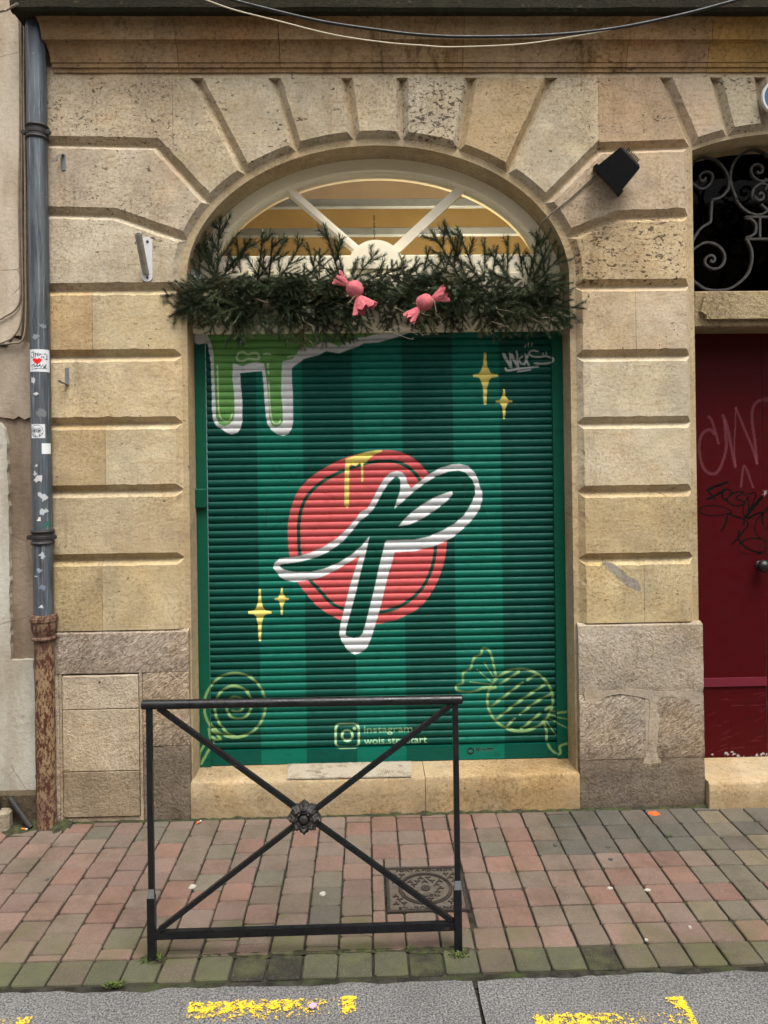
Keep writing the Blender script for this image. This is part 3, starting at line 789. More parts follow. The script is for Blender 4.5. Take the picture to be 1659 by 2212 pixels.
pr = [(hx + hr * math.cos(math.pi * i / 24), hz + hr * math.sin(math.pi * i / 24)) for i in range(25)]
hub.prism(pr, .142, .21)
pr = [(hx + (hr - .016) * math.cos(math.pi * i / 24), hz + (hr - .016) * math.sin(math.pi * i / 24)) for i in range(25)]
hub.prism(pr, .137, .15)
hub.build('hub', CREAM, fl, smooth=30)
for (u0, v0, u1, v1) in ((775, 545, 619, 408), (850, 545, 999, 406)):
    a = V3(u0, v0, .192); b = V3(u1, v1, .192)
    mb = MB(); mb.frame_sweep([a, b], [(-.024, -.008), (-.024, .014), (.024, .014), (.024, -.008), (.016, -.014), (.010, -.020), (-.010, -.020), (-.016, -.014)], up=(0, 0, 1))
    o = mb.build('glazing_bar', CREAM, fl, recalc=True)
pane = MB(); pp = [ell(ELA - .08, ELB - .08, math.pi * i / 48) for i in range(49)]
pane.prism(pp, YG, YG + .004); pane.build('pane', GLASS, fl)
# cream boards between fanlight and shutter
hd = MB(); hd.bevbox(XL + .003, XR - .003, .125, .3, zb2, zr2 - .001, .004); hd.build('head_board', CREAM, house)
hd = MB(); hd.bevbox(XL + .003, XR - .003, .105, .3, zlip, zb2 - .001, .004); hd.build('head_board', CREAM, house)
hd = MB(); hd.box(XL + .003, XR - .003, .225, .3, ZST + .004, zlip); hd.build('shutter_backing', DARKROOM, house)
# --- the room behind the fanlight
rm = MB(); x0, x1, y0, y1, z0, z1 = XL - .3, XR + .12, .252, 1.5, zlip - .1, 3.9
rm.add([(x0,y0,z0),(x1,y0,z0),(x1,y1,z0),(x0,y1,z0),(x0,y0,z1),(x1,y0,z1),(x1,y1,z1),(x0,y1,z1)], [(0,1,2,3),(4,7,6,5),(1,5,6,2),(2,6,7,3),(3,7,4,0)])
rm.build('room_lining', OCHRE, house)
for vv0, vv1 in ((429, 447), (491, 508)):
    za = P(815, vv1, .62)[1]; zb = P(815, vv0, .62)[1]
    mb = MB(); mb.bevbox(XL - .4, XR + .4, .62, .66, za, zb, .004); mb.build('ceiling_slat', GREYBAR, house)
cx, cz = P(808, 470, .6); ch = MB()
for i in range(9):
    c = Vector((cx, .6, cz - i * .022)); e = (0.0045, 0) if i % 2 == 0 else (0, .0045)
    ch.tube([c + Vector((e[0] * math.cos(t), e[1] * math.cos(t), .013 * math.sin(t))) for t in [2 * math.pi * k / 12 for k in range(12)]], .0016, 5, closed=True)
ch.build('chain', BLACKIRON, house)
ld = bpy.data.lights.new('shop_lamp', 'POINT'); ld.energy = 16.0; ld.color = (1.0, 0.90, 0.70); ld.shadow_soft_size = .12
lo = bpy.data.objects.new('shop_lamp', ld); COL.objects.link(lo); lp = Vector((V3(1000, 640, .5).x, .38, zlip - .02)); lo.location = lp

# --- the rest of the house, closing the rooms behind the front
for nm, bb in (('rear_wall', (XBL, XBR, 1.62, 1.8, -.1, 8.2)), ('storey_floor', (XBL, XBR, .46, 1.62, 4.05, 4.25)), ('party_wall', (XBL, XBL + .12, .26, 1.62, -.1, 4.05)), ('party_wall', (XBR - .12, XBR, .26, 1.62, -.1, 4.05)), ('room_partition', (XR + .16, XR + .22, .26, 1.62, -.1, 4.05))):
    MB().box(*bb).build(nm, PL_BASE, house)
# --- right doorway: lintel, grille, door
YD = .22
zl0 = P(1580, 722, YD)[1]; zl1 = P(1580, 628, 0)[1]; zlf = P(1580, 705, .0)[1]
mb = MB(); mb.bevbox(X2L + .001, X2R - .001, .004, .4, zlf, zl1, .006); mb.build('door_lintel', ROUGH, house, color=(*lin(196, 176, 138, .64), 0.5))
a0, a1 = P(1508, 640, -.01), P(1508, 690, -.01)
zt_, zb_ = a0[1], a1[1]; c_ = .018
xl_, xr_ = X2L + .024, X2R - .024
oc = [(xl_ + .03, zb_), (xr_ - .03, zb_), (xr_ - .03, zb_ + .018), (xr_, zb_ + .04), (xr_ - .02, zt_), (xl_ + .02, zt_), (xl_, zb_ + .04), (xl_ + .03, zb_ + .018)]
mb = MB(); mb.prism(oc, -.022, .01); mb.build('lintel_panel', ROUGH, house, color=(*lin(204, 184, 144, .64), 0.6))
gr = empty('door_fanlight', (X2C, .1, zl1)); gr.parent = house; gr.location = Vector((X2C, .1, zl1)) - WLOC[house.name]; WLOC[gr.name] = Vector((X2C, .1, zl1))
tag(gr, 'dark fanlight with wrought iron scrolls above the red door')
mb = MB(); mb.box(X2L - .05, X2R + .05, .30, .306, zl1 - .02, Z2T + .05); mb.build('pane', DARKGLASS, gr)
mb = MB(); mb.box(X2L - .3, X2R + .3, .80, .82, zl1 - .3, Z2T + .5); mb.box(X2L - .3, X2R + .3, .26, .80, zl1 - .3, zl1 - .28); mb.build('dark_backing', DARKROOM, gr)
zm_ = P(1580, 460, .5)[1]
mb = MB(); mb.box(X2L - .1, X2R + .1, .50, .52, zm_, Z2T + .4); mb.build('inner_board', DARKBOARD, gr)
z3 = Zm(1700, 150, .15827); z4 = Zm(1700, 480, .17174)
SCR = [
 z3([(165,1700),(230,1600),(330,1550),(440,1550),(560,1590),(660,1680),(730,1790),(765,1920),(760,2030),(700,2120),(620,2180),(500,2215)]) + z4([(460,138),(447,300),(435,440),(340,500),(260,580),(180,720),(140,820)]),
 z3([(100,1800),(170,1920),(220,1975),(300,2030),(380,2030),(460,1970),(505,1890),(500,1810),(430,1770),(370,1780),(310,1830),(320,1900),(370,1910),(392,1880),(380,1860)]),
 z3([(1390,1540),(1280,1450),(1150,1420),(1040,1450),(920,1530),(840,1640),(800,1760),(790,1900),(820,2030),(880,2190)]) + z4([(800,100),(870,200),(960,280),(1060,325),(1140,335),(1220,310),(1300,250),(1370,180)]),
 z3([(1420,1880),(1380,1905),(1300,1920),(1200,1890),(1130,1810),(1120,1720),(1170,1660),(1250,1660),(1300,1720),(1280,1780),(1230,1790),(1210,1760)]),
 z3([(1420,2060),(1380,1995),(1320,1960),(1240,1970),(1160,2040),(1135,2130),(1150,2212)]) + z4([(1070,60),(1130,120),(1190,110),(1210,60),(1180,20),(1150,30),(1150,50)]),
 z4([(950,380),(1030,400),(1090,460),(1100,540),(1080,610),(1010,650),(950,668)]),
 z4([(100,930),(175,850),(260,790),(340,745),(440,740),(540,780),(610,850),(645,930),(640,1010),(590,1090),(500,1120),(420,1100),(360,1040),(370,970),(420,930),(470,930),(500,970),(490,1010),(455,1020),(440,990)]),
 z4([(970,700),(1020,800),(1045,920),(1030,1060),(990,1180),(920,1270),(820,1350),(720,1405),(600,1430),(450,1430),(340,1400),(240,1330),(175,1280),(120,1200)]),
]
YI = .14
def iron(path3, name='scroll'):
    mb = MB(); mb.frame_sweep(path3, [(-.009, -.0055), (.009, -.0055), (.009, .0055), (-.009, .0055)], up=(0, 1, 0))
    return mb.build(name, WROUGHT, gr, recalc=True)
for s_ in SCR:
    pts = [Vector((*P(u, v, YI), 0)) for u, v in s_]
    cp = catmull(pts, False, 5)
    iron([Vector((p.x, YI, p.y)) for p in cp])
    iron([Vector((2 * X2C - p.x, YI + .001, p.y)) for p in cp])
for s_ in (z4([(940, 368), (1600, 372)]), z4([(945, 688), (1600, 695)])):
    iron([V3(*s_[0], YI), Vector((2 * X2C - V3(*s_[0], YI).x, YI, V3(*s_[0], YI).z))], 'crossbar')
a, b = z4([(1155, 385), (1155, 675)]); iron([V3(*a, YI), V3(*b, YI)], 'upright')

# ------------------------------------------------------------------ painted pictures on real surfaces (colour per vertex)
def pip(X, Z, poly):
    poly = np.asarray(poly); x0, z0 = poly.min(0); x1, z1 = poly.max(0)
    idx = np.nonzero((X >= x0) & (X <= x1) & (Z >= z0) & (Z <= z1))[0]
    if len(idx) == 0: return idx
    x, z = X[idx], Z[idx]; ins = np.zeros(len(idx), bool)
    n = len(poly)
    for i in range(n):
        ax, az = poly[i]; bx, bz = poly[(i + 1) % n]
        if az == bz: continue
        c = ((az > z) != (bz > z)) & (x < (bx - ax) * (z - az) / (bz - az) + ax); ins ^= c
    return idx[ins]
def near(X, Z, line, wd):
    out = []
    for i in range(len(line) - 1):
        ax, az = line[i][:2]; bx, bz = line[i + 1][:2]; h = wd / 2
        idx = np.nonzero((X >= min(ax, bx) - h) & (X <= max(ax, bx) + h) & (Z >= min(az, bz) - h) & (Z <= max(az, bz) + h))[0]
        if len(idx) == 0: continue
        dx, dz = bx - ax, bz - az; L = dx * dx + dz * dz + 1e-12
        t = np.clip(((X[idx] - ax) * dx + (Z[idx] - az) * dz) / L, 0, 1)
        d = np.hypot(X[idx] - ax - t * dx, Z[idx] - az - t * dz); out.append(idx[d <= h])
    return np.unique(np.concatenate(out)) if out else np.zeros(0, int)
class Picture:
    def __init__(s, y): s.y = y; s.ops = []; s.px = (CAMD + y) / F
    def conv(s, pts): return [P(u, v, s.y) for u, v in pts]
    def fill(s, pts, col, smooth=True, alpha=1.0):
        p = s.conv(pts)
        if smooth: p = [c[:2] for c in catmull([Vector((*a, 0)) for a in p], True, 5)]
        s.ops.append(('f', p, col, alpha, 0))
    def stroke(s, pts, wpx, col, smooth=True, closed=False, alpha=1.0):
        p = s.conv(pts)
        if smooth and len(p) > 2:
            p = [c[:2] for c in catmull([Vector((*a, 0)) for a in p], closed, 5)]
            if closed: p.append(p[0])
        s.ops.append(('s', p, col, alpha, wpx * s.px))
    def tris(s, tr, col): s.ops.append(('t', tr, col, 1.0, 0))
    def paint(s, X, Z, base):
        C = base.copy()
        for k, p, col, al, wd in s.ops:
            if k == 'f': idx = pip(X, Z, p)
            elif k == 's': idx = near(X, Z, p, wd)
            else:
                b = np.concatenate(p); x0, z0 = b.min(0); x1, z1 = b.max(0)
                sub = np.nonzero((X >= x0) & (X <= x1) & (Z >= z0) & (Z <= z1))[0]; got = [sub[pip(X[sub], Z[sub], t)] for t in p]
                idx = np.unique(np.concatenate(got)) if got else np.zeros(0, int)
            C[idx] = C[idx] * (1 - al) + np.array(col) * al
        return C
def text_tris(body):
    cu = bpy.data.curves.new('tmp', 'FONT'); cu.body = body; cu.resolution_u = 3
    o = bpy.data.objects.new('tmp', cu); COL.objects.link(o)
    dg = bpy.context.evaluated_depsgraph_get(); me = o.evaluated_get(dg).to_mesh(); me.calc_loop_triangles()
    v = np.array([p.co[:2] for p in me.vertices]); t = [v[list(l.vertices)] for l in me.loop_triangles]
    o.evaluated_get(dg).to_mesh_clear(); bpy.data.objects.remove(o); bpy.data.curves.remove(cu)
    allp = np.concatenate(t); x0 = allp[:, 0].min(); x1 = allp[:, 0].max()
    return [np.column_stack([(a[:, 0] - x0) / (x1 - x0), a[:, 1]]) for a in t]

WHITE = lin(222, 224, 224, .74); RED = lin(204, 92, 92, .8); LGT = lin(6, 108, 90, .70); DRK = lin(0, 81, 68, .67); GRN = lin(0, 82, 66, .72)
YEL = lin(226, 208, 112, .85); SLIME = lin(104, 158, 84, .8); PALE = lin(132, 166, 106, .72); GUIDE = lin(8, 92, 70, .7)
pic = Picture(YSH - .008)
zA = Zm(460, 800, .32550); zB = Zm(960, 800, .30139); zC = Zm(660, 1100, .34961); zD = Zm(480, 1620, .28933); zE = Zm(960, 1580, .30139)
# faint ghosts of older tags under the paint
for sc in ([(20,170),(60,185),(90,165),(130,195)],[(60,210),(140,300),(200,260)],[(230,140),(280,110),(330,150),(300,220)],[(60,200),(110,240),(170,225),(210,270),(260,215)],[(20,480),(20,640),(100,600),(180,550)],[(180,480),(240,530),(210,620)],[(290,560),(330,640)],[(370,470),(410,620)],
           [(960,440),(990,520),(960,560)],[(1080,480),(1160,500),(1200,560)],[(1480,460),(1490,560)],[(1560,470),(1600,580)],[(200,960),(190,1080)],[(240,960),(300,950),(320,990)],[(330,540),(260,580),(200,520)],[(1250,450),(1310,520),(1330,600)],[(1150,560),(1160,640),(1110,620)]):
    pic.stroke(zC(sc), 3.0, (0.0, 0.02, 0.02), True, alpha=0.35)
for _ in range(46):
    u, v = RNG.uniform(450, 1190), RNG.uniform(800, 1600); pts = [(u, v)]
    for _k in range(RNG.randint(2, 5)): u += RNG.uniform(-16, 16); v += RNG.uniform(-12, 12); pts.append((u, v))
    pic.stroke(pts, RNG.uniform(1.5, 3.5), (0.0, 0.03, 0.03), True, alpha=RNG.uniform(0.12, 0.3))
# slime drip
pic.fill(zA([(60,150),(85,120),(130,105),(160,110),(185,80),(900,70),(1740,80),(1730,96),(1659,122),(1500,170),(1380,178),(1330,205),(1190,255),(1090,238),(1030,270),(920,298),(880,330),(828,368),(828,480),(836,560),(838,780),(825,840),(800,875),(765,890),(720,880),(670,845),(640,800),(628,740),(618,620),(610,500),(600,392),(515,398),(430,408),(435,500),(447,620),(447,780),(435,830),(410,865),(365,880),(320,862),(300,845),(250,815),(222,770),(213,680),(213,580),(205,330),(180,178),(120,190),(75,175)]), WHITE, False)
pic.fill(zA([(170,70),(1520,70),(1510,100),(1400,130),(1310,140),(1230,180),(1190,205),(1140,180),(1060,170),(990,205),(930,205),(880,230),(860,270),(830,300),(755,315),(748,420),(745,560),(758,700),(758,780),(740,810),(705,822),(675,808),(655,760),(650,640),(635,480),(615,335),(560,320),(520,325),(450,355),(375,330),(370,440),(385,580),(387,700),(380,760),(350,800),(310,815),(270,800),(245,750),(240,620),(230,420),(225,250),(205,170),(185,130)]), SLIME, False)
LG2 = lin(186, 214, 168, .8)
pic.stroke(zA([(405,285),(420,255),(450,245),(490,265),(520,255),(560,255),(575,275),(570,300),(530,300),(490,298),(450,315),(415,308)]), 4.5, LG2, True, True)
pic.stroke(zA([(612,262),(635,258),(660,263)]), 4.5, LG2); pic.stroke(zA([(645,335),(645,365)]), 4, LG2); pic.stroke(zA([(648,395),(650,412)]), 3.5, LG2)
pic.stroke(zA([(800,285),(830,275),(855,268)]), 4, LG2)
pic.stroke(zA([(255,350),(262,600),(270,720),(300,772),(350,770),(368,720)]), 3.2, LG2); pic.stroke(zA([(650,480),(658,640),(668,740),(690,792),(730,792),(738,765)]), 3.2, LG2)
# round emblem
pic.fill(zC([(890,72),(1000,95),(1100,155),(1180,245),(1262,370),(1300,500),(1312,620),(1307,740),(1295,840),(1262,960),(1200,1090),(1110,1200),(1000,1262),(900,1300),(800,1318),(680,1318),(560,1295),(400,1205),(300,1100),(240,1010),(185,840),(170,700),(172,600),(190,500),(240,370),(330,270),(450,190),(580,128),(740,85)]), RED)
pic.stroke(zC([(860,150),(960,160),(1050,210),(1110,280),(1180,400),(1225,540),(1236,650),(1228,760),(1215,860),(1185,960),(1130,1060),(1050,1140),(950,1200),(840,1230),(700,1236),(570,1212),(480,1165),(390,1070),(330,1005),(280,920),(255,820),(248,700),(248,600),(265,500),(310,400),(400,310),(520,240),(650,190),(760,160)]), 7.5, GRN, True, True)
pic.fill(zC([(575,470),(578,210),(585,135),(640,115),(720,88),(800,74),(845,71),(840,85),(800,100),(770,120),(745,140),(735,160),(710,170),(710,290),(703,303),(695,295),(693,170),(685,162),(655,188),(625,175),(610,185),(608,470),(600,485),(590,487)]), YEL, False)
pic.fill(zC([(65,915),(75,880),(110,850),(160,842),(240,832),(330,808),(430,762),(520,705),(600,630),(660,560),(690,515),(740,490),(775,430),(820,340),(860,275),(900,235),(950,221),(990,232),(1015,262),(1025,305),(1052,345),(1110,300),(1180,245),(1260,200),(1340,176),(1400,171),(1460,185),(1510,235),(1535,290),(1540,325),(1562,375),(1562,430),(1540,500),(1490,570),(1430,630),(1360,690),(1280,735),(1200,765),(1080,795),(935,803),(915,880),(890,960),(865,1060),(835,1190),(800,1310),(770,1410),(740,1480),(700,1520),(650,1534),(610,1518),(585,1485),(555,1440),(538,1390),(545,1330),(575,1200),(610,1060),(650,930),(685,828),(600,880),(500,940),(400,985),(300,1008),(220,1015),(160,1008),(115,980),(95,955)]), WHITE, False)
pic.fill(zC([(108,905),(125,888),(170,883),(260,870),(360,845),(460,800),(560,730),(640,640),(680,585),(745,535),(790,485),(830,410),(850,370),(890,310),(930,270),(948,262),(970,275),(977,310),(972,370),(950,430),(932,492),(1000,435),(1070,370),(1150,310),(1230,260),(1320,225),(1390,218),(1440,232),(1490,285),(1510,330),(1510,390),(1480,460),(1430,540),(1360,600),(1280,645),(1180,690),(1080,712),(1000,715),(880,718),(866,730),(850,800),(820,920),(790,1060),(755,1200),(725,1320),(705,1385),(680,1412),(640,1420),(600,1408),(582,1390),(590,1340),(620,1230),(660,1080),(695,930),(725,820),(755,688),(700,755),(620,825),(530,880),(430,920),(330,945),(220,945),(150,930)]), GRN, False)
pic.fill(zC([(960,618),(1010,560),(1070,505),(1150,450),(1230,405),(1310,375),(1345,367),(1350,385),(1330,415),(1280,460),(1200,520),(1120,570),(1040,605)]), WHITE, False)
# four-pointed stars
def star(cx, cy, t, b, l, r, k=1.0):
    s = 4 * k; m = 9 * k
    pic.fill([(cx - s * .5, t), (cx + s * .5, t), (cx + s * .9, cy - (cy - t) * .45), (cx + m * .9, cy - m), (cx + (r - cx) * .5, cy - s * .9), (r, cy - s * .5), (r, cy + s * .6), (cx + (r - cx) * .5, cy + s), (cx + m * .9, cy + m), (cx + s, cy + (b - cy) * .4),
              (cx + s * .6, b), (cx - s * .6, b), (cx - s, cy + (b - cy) * .4), (cx - m * .9, cy + m), (cx - (cx - l) * .5, cy + s), (l, cy + s * .6), (l, cy - s * .5), (cx - (cx - l) * .5, cy - s * .9), (cx - m * .9, cy - m), (cx - s * .9, cy - (cy - t) * .45)], YEL, False)
star(1048, 811, 761, 874, 1022, 1076, 1.15); star(1089, 867, 840, 905, 1071, 1107, .8); star(561, 1323, 1273, 1385, 536, 586, 1.0); star(608.5, 1294, 1270, 1328, 593, 624, .75)
# small tag in the upper right corner
for pts, wd in (([(993,280),(1012,320),(1055,385)],26),([(1055,385),(1050,320),(1045,272)],16),([(1055,285),(1085,340),(1115,385)],24),([(1115,385),(1108,320),(1102,258)],14),
                ([(1150,300),(1125,325),(1135,360),(1165,358),(1178,320),(1172,280)],12),([(1172,280),(1180,340),(1165,372)],10),([(1195,290),(1185,340),(1205,375)],16),([(1280,262),(1235,252),(1205,272),(1230,300),(1290,305),(1350,300),(1398,325),(1385,352),(1320,362),(1250,358)],13),
                ([(1010,400),(1025,418),(1120,404),(1280,384)],17),([(1110,428),(1215,412)],11),([(1170,222),(1180,205)],9),([(1200,215),(1200,190)],9),([(1228,212),(1232,190)],9),([(1318,290),(1322,268)],8),([(1345,285),(1350,262)],8)):
    pic.stroke(zB(pts), wd * .2604, lin(190, 192, 188, .8))
# lollipop
th = [2 * math.pi * i / 28 for i in range(28)]
pic.stroke(zD([(372 + 262 * math.cos(t), 495 + 278 * math.sin(t)) for t in th]), 5.6, PALE, True, True)
pic.stroke(zD([(370,772),(300,730),(230,645),(200,560),(203,470),(240,390),(320,335),(400,335),(475,380),(512,465),(500,545),(455,600),(390,615),(330,590),(300,530),(315,460),(360,425),(420,440),(445,485),(430,535),(390,552),(350,545)]), 5.6, PALE)
pic.stroke(zD([(150,690),(200,735),(250,790),(215,795),(160,765),(150,690)]), 5, PALE, False); pic.stroke(zD([(190,805),(140,890),(85,990)]), 5.6, PALE); pic.stroke(zD([(125,810),(75,890),(70,960)]), 5.6, PALE)
# wrapped sweet
pic.stroke(zE([(1130 + 272 * math.cos(t), 566 + 258 * math.sin(t)) for t in th]), 5.6, PALE, True, True)
for a in ([(965,430),(1120,330)],[(890,620),(1150,420)],[(940,720),(1120,580),(1340,435)],[(1130,685),(1250,590),(1385,515)],[(1190,400),(1270,350)],[(1020,785),(1085,720)],[(1140,805),(1300,675)],[(1340,645),(1390,615)],[(870,480),(925,460)]): pic.stroke(zE(a), 5.2, PALE)
pic.stroke(zE([(930,375),(905,250),(880,165),(840,135),(815,150),(800,190),(745,220),(725,290),(700,320),(655,345),(655,420),(605,445),(605,480),(680,502),(760,490),(820,465),(900,462)]), 5.2, PALE)
for a in ([(890,415),(770,310)],[(910,375),(830,255)],[(880,435),(710,412)],[(1380,690),(1535,718)],[(1370,720),(1510,785)],[(1350,745),(1430,860)]): pic.stroke(zE(a), 2.4, PALE)
pic.stroke(zE([(1330,755),(1350,830),(1350,900),(1380,965),(1430,1005),(1460,990),(1450,945),(1480,925),(1535,905),(1537,860)]), 5.2, PALE); pic.stroke(zE([(1385,665),(1470,660),(1530,650)]), 5.2, PALE)
# camera icon and lettering
rr = []
for cx_, cy_, a0 in ((1400,700,-90),(1400,818,0),(1283,818,90),(1283,700,180)):
    rr += [(cx_ + 42 * math.cos(RAD(a0 + a)), cy_ + 42 * math.sin(RAD(a0 + a))) for a in (0, 30, 60, 90)]
IG = lin(168, 204, 158, .8)
pic.stroke(zD(rr + rr[:1]), 5.0, IG, False); pic.stroke(zD([(1341 + 45 * math.cos(t), 758 + 45 * math.sin(t)) for t in th]), 5.0, IG, True, True); pic.stroke(zD([(1402,697),(1406,697)]), 7, IG, False)
for body, u0, u1, vb, hh in (('instagram', 786.5, 891, 1583.5, 21.5), ('wols.streetart', 786.5, 922.5, 1608, 20.5)):
    x0, z0 = P(u0, vb, pic.y); x1, _ = P(u1, vb - 0.3, pic.y); hz = hh * pic.px
    pic.tris([np.column_stack([x0 + t[:, 0] * (x1 - x0), z0 + t[:, 1] * hz]) for t in text_tris(body)], IG)

# ------------------------------------------------------------------ roller shutter
shx0, shx1 = XL + .003, XR - .003
gw = .054
shut = empty('roller_shutter', (XC, YSH, ZST), 'closed green striped roller shutter painted with a round red emblem and dripping slime', 'roller shutter')
bnd = [P(u / 1.1573, 1210, YSH)[0] for u in (521, 647, 761, 887, 1010.2, 1136.7, 1254.5, 1386)]
def stripes(X):
    C = np.zeros((len(X), 3)); C[:] = LGT
    for i in (0, 2, 4, 6): C[(X > bnd[i]) & (X <= bnd[i + 1])] = DRK
    return C
zbar = P(815, 1612, YSH)[1]
zbot = ZST + .004
nsl = 57; pitch = (zlip + 0.006 - zbar) / nsl
sx0, sx1 = shx0 + gw - .012, shx1 - gw + .012
ncol = int((sx1 - sx0) / .0025)
SP = [(0, .005), (.03, .0006), (.07, -.0020), (.13, -.0042), (.21, -.0058), (.30, -.0068), (.39, -.0072), (.48, -.0070), (.57, -.0062), (.66, -.0049), (.75, -.0031), (.84, -.0008), (.93, .0024), (1.0, .006)]
xsn = np.linspace(sx0, sx1, ncol)
for i in range(nsl):
    zt0 = zlip + .006 - i * pitch
    dent = 0.0007 * np.sin(xsn * 7 + i * 1.7) + 0.0006 * np.sin(xsn * 2.3 + i * .21) + np.array([mnoise.noise(Vector((x * 3.1, zt0 * 7, 4))) for x in xsn[::20]]).repeat(20)[:ncol] * 0.0
    tw = 0.0012 * math.sin(i * 5.3)
    mb = MB(); V = []
    for t, dy in SP:
        dy = dy + tw * (t - .5)
        V.append(np.column_stack([xsn, np.full(ncol, YSH + dy) + dent, np.full(ncol, zt0 - t * pitch * 1.02)]))
    V = np.concatenate(V); mb.v = [tuple(p) for p in V]
    m = len(SP)
    for k in range(m - 1):
        a = k * ncol; mb.f += [(a + c, a + ncol + c, a + ncol + c + 1, a + c + 1) for c in range(ncol - 1)]
    base = stripes(V[:, 0]) * (1 + 0.05 * math.sin(i * 12.9898))
    mb.c = sum(pic.paint(V[:, 0] + ox, V[:, 2] + oz, base) for ox, oz in ((-.0007, -.0005), (.0007, -.0008), (-.0004, .0008), (.0005, .0006))) / 4
    mb.build('slat', SHUTTER, shut, smooth=60)
def grid_panel(x0, x1, z0, z1, y, base, dy=.02, d=.0032):
    nx = max(2, int((x1 - x0) / d)); nz = max(2, int((z1 - z0) / d))
    xs = np.linspace(x0, x1, nx + 1); zs = np.linspace(z0, z1, nz + 1)
    X, Z = np.meshgrid(xs, zs); X = X.ravel(); Z = Z.ravel(); mb = MB()
    mb.v = [(x, y, z) for x, z in zip(X, Z)]
    mb.f = [(k * (nx + 1) + i, k * (nx + 1) + i + 1, (k + 1) * (nx + 1) + i + 1, (k + 1) * (nx + 1) + i) for k in range(nz) for i in range(nx)]
    ns = len(mb.v)
    b = [(x0, z0), (x1, z0), (x1, z1), (x0, z1)]
    mb.v += [(x, y, z) for x, z in b] + [(x, y + dy, z) for x, z in b]
    for i in range(4):
        j = (i + 1) % 4; mb.f.append((ns + i, ns + 4 + i, ns + 4 + j, ns + j))
    X = np.concatenate([X, [p[0] for p in b] * 2]); Z = np.concatenate([Z, [p[1] for p in b] * 2])
    mb.c = pic_now.paint(X, Z, base(X, Z)); return mb
pic_now = pic
gb_ = lambda X, Z: np.tile(np.array(GUIDE), (len(X), 1))
ztg = P(815, 719, .15)[1]
grid_panel(shx0, shx0 + gw, zbot - .003, ztg, YSH - .022, gb_, .05).build('guide_rail', SHUTTER, shut)
grid_panel(shx1 - gw, shx1, zbot - .003, ztg, YSH - .022, gb_, .05).build('guide_rail', SHUTTER, shut)
# sticker marks on the bottom bar
BK = (.01, .012, .012)
pic.stroke(zE([(716 + 22 * math.cos(t), 986 + 22 * math.sin(t)) for t in th]), 4, BK, True, True); pic.stroke(zE([(705,986),(727,986)]), 5, (.03, .12, .09), False)
pic.fill(zE([(752,956),(908,956),(908,990),(752,990)]), (.02, .10, .075), False)
pic.stroke(zE([(772,963),(764,972),(772,982)]), 1.6, BK); pic.stroke(zE([(788,963),(780,972),(788,982)]), 1.6, BK); pic.stroke(zE([(805,970),(845,972)]), 2.2, (.01, .05, .04)); pic.stroke(zE([(858,966),(898,967)]), 3.0, BK)
for uv in ((150, 1610), (1076, 1629), (700, 1628), (985, 1620), (1150, 1626)): pic.stroke([uv, (uv[0] + 1.5, uv[1] + .5)], 2, BK, False)
grid_panel(sx0 + .010, sx1 - .010, zbot, zbar - .001, YSH - .012, lambda X, Z: stripes(X) * 1.12, .03).build('bottom_bar', SHUTTER, shut)
mb = MB(); a, b = P(419, 1056, .12), P(446, 1098, .12)
mb.bevbox(a[0], b[0], .118, YSH - .022, b[1], a[1], .006); mb.c = np.tile(np.array(GUIDE) * .8, (len(mb.v), 1)); mb.build('lock_box', SHUTTER, shut)

# --- red door
door = empty('door', (X2C, YD, .13)); door.parent = house; door.location = Vector((X2C, YD, .13)) - WLOC[house.name]; WLOC[door.name] = Vector((X2C, YD, .13))
tag(door, 'dark red door scrawled with black and pale marker tags')
DRED = lin(74, 8, 14, .8)
pd = Picture(YD); zP = Zm(1720, 980, .21692)
PK = lin(150, 92, 104, .8)
for pts, wd in (([(235,285),(270,320),(310,440),(350,590)],30),([(300,480),(270,440),(220,440),(160,490),(130,600),(140,760),(190,890),(270,945),(340,920),(400,800),(440,640),(430,450),(420,330)],34),([(400,270),(450,400),(500,640),(545,860)],36),([(545,860),(535,600),(545,400),(550,180)],16),([(550,180),(640,400),(740,640),(795,820)],28),([(795,820),(770,560),(740,340),(745,200),(800,110),(940,85),(1100,120)],34),([(610,1090),(650,850),(750,1100)],24)):
    pd.stroke(zP(pts), wd * .1874, PK, alpha=.28)
BKM = (.008, .006, .007)
for pts, wd in (([(450,1040),(330,1085),(220,1130)],24),([(220,1130),(310,1230)],18),([(225,1235),(320,1190),(420,1130)],22),([(420,1130),(390,1190),(420,1240),(470,1210),(500,1150),(450,1120),(415,1135)],16),([(440,1230),(490,1290),(570,1315),(650,1290)],16),([(490,1180),(580,1150),(640,1155),(570,1200),(560,1230),(640,1265)],16),([(640,1190),(770,1165),(760,1260),(700,1370)],14),([(690,1210),(640,1290),(640,1400),(670,1440),(700,1330),(690,1215)],14),([(850,1215),(760,1320),(690,1410),(660,1450)],30),([(690,1460),(780,1410),(870,1385)],20),([(870,1385),(940,1320),(1000,1280)],12),([(870,1390),(850,1480),(890,1540),(960,1570)],16),
                ([(120,1365),(180,1320),(300,1310),(430,1335),(505,1385),(440,1410),(300,1425),(180,1410),(120,1370)],12),([(455,1400),(560,1440),(650,1465)],18),([(455,1420),(430,1520),(385,1600)],16),([(650,1470),(645,1530)],18),([(680,1490),(690,1540),(640,1600),(580,1680),(510,1750)],16),([(590,1600),(580,1690),(640,1770),(740,1830),(850,1850)],18),([(860,1400),(790,1480),(770,1580),(810,1670),(880,1710)],12),([(620,1720),(720,1690),(850,1700),(905,1760),(870,1840),(800,1865)],12),([(640,1720),(580,1780),(600,1840),(700,1870),(920,1870)],7)):
    pd.stroke(zP(pts), wd * .235, (.002, .002, .002))
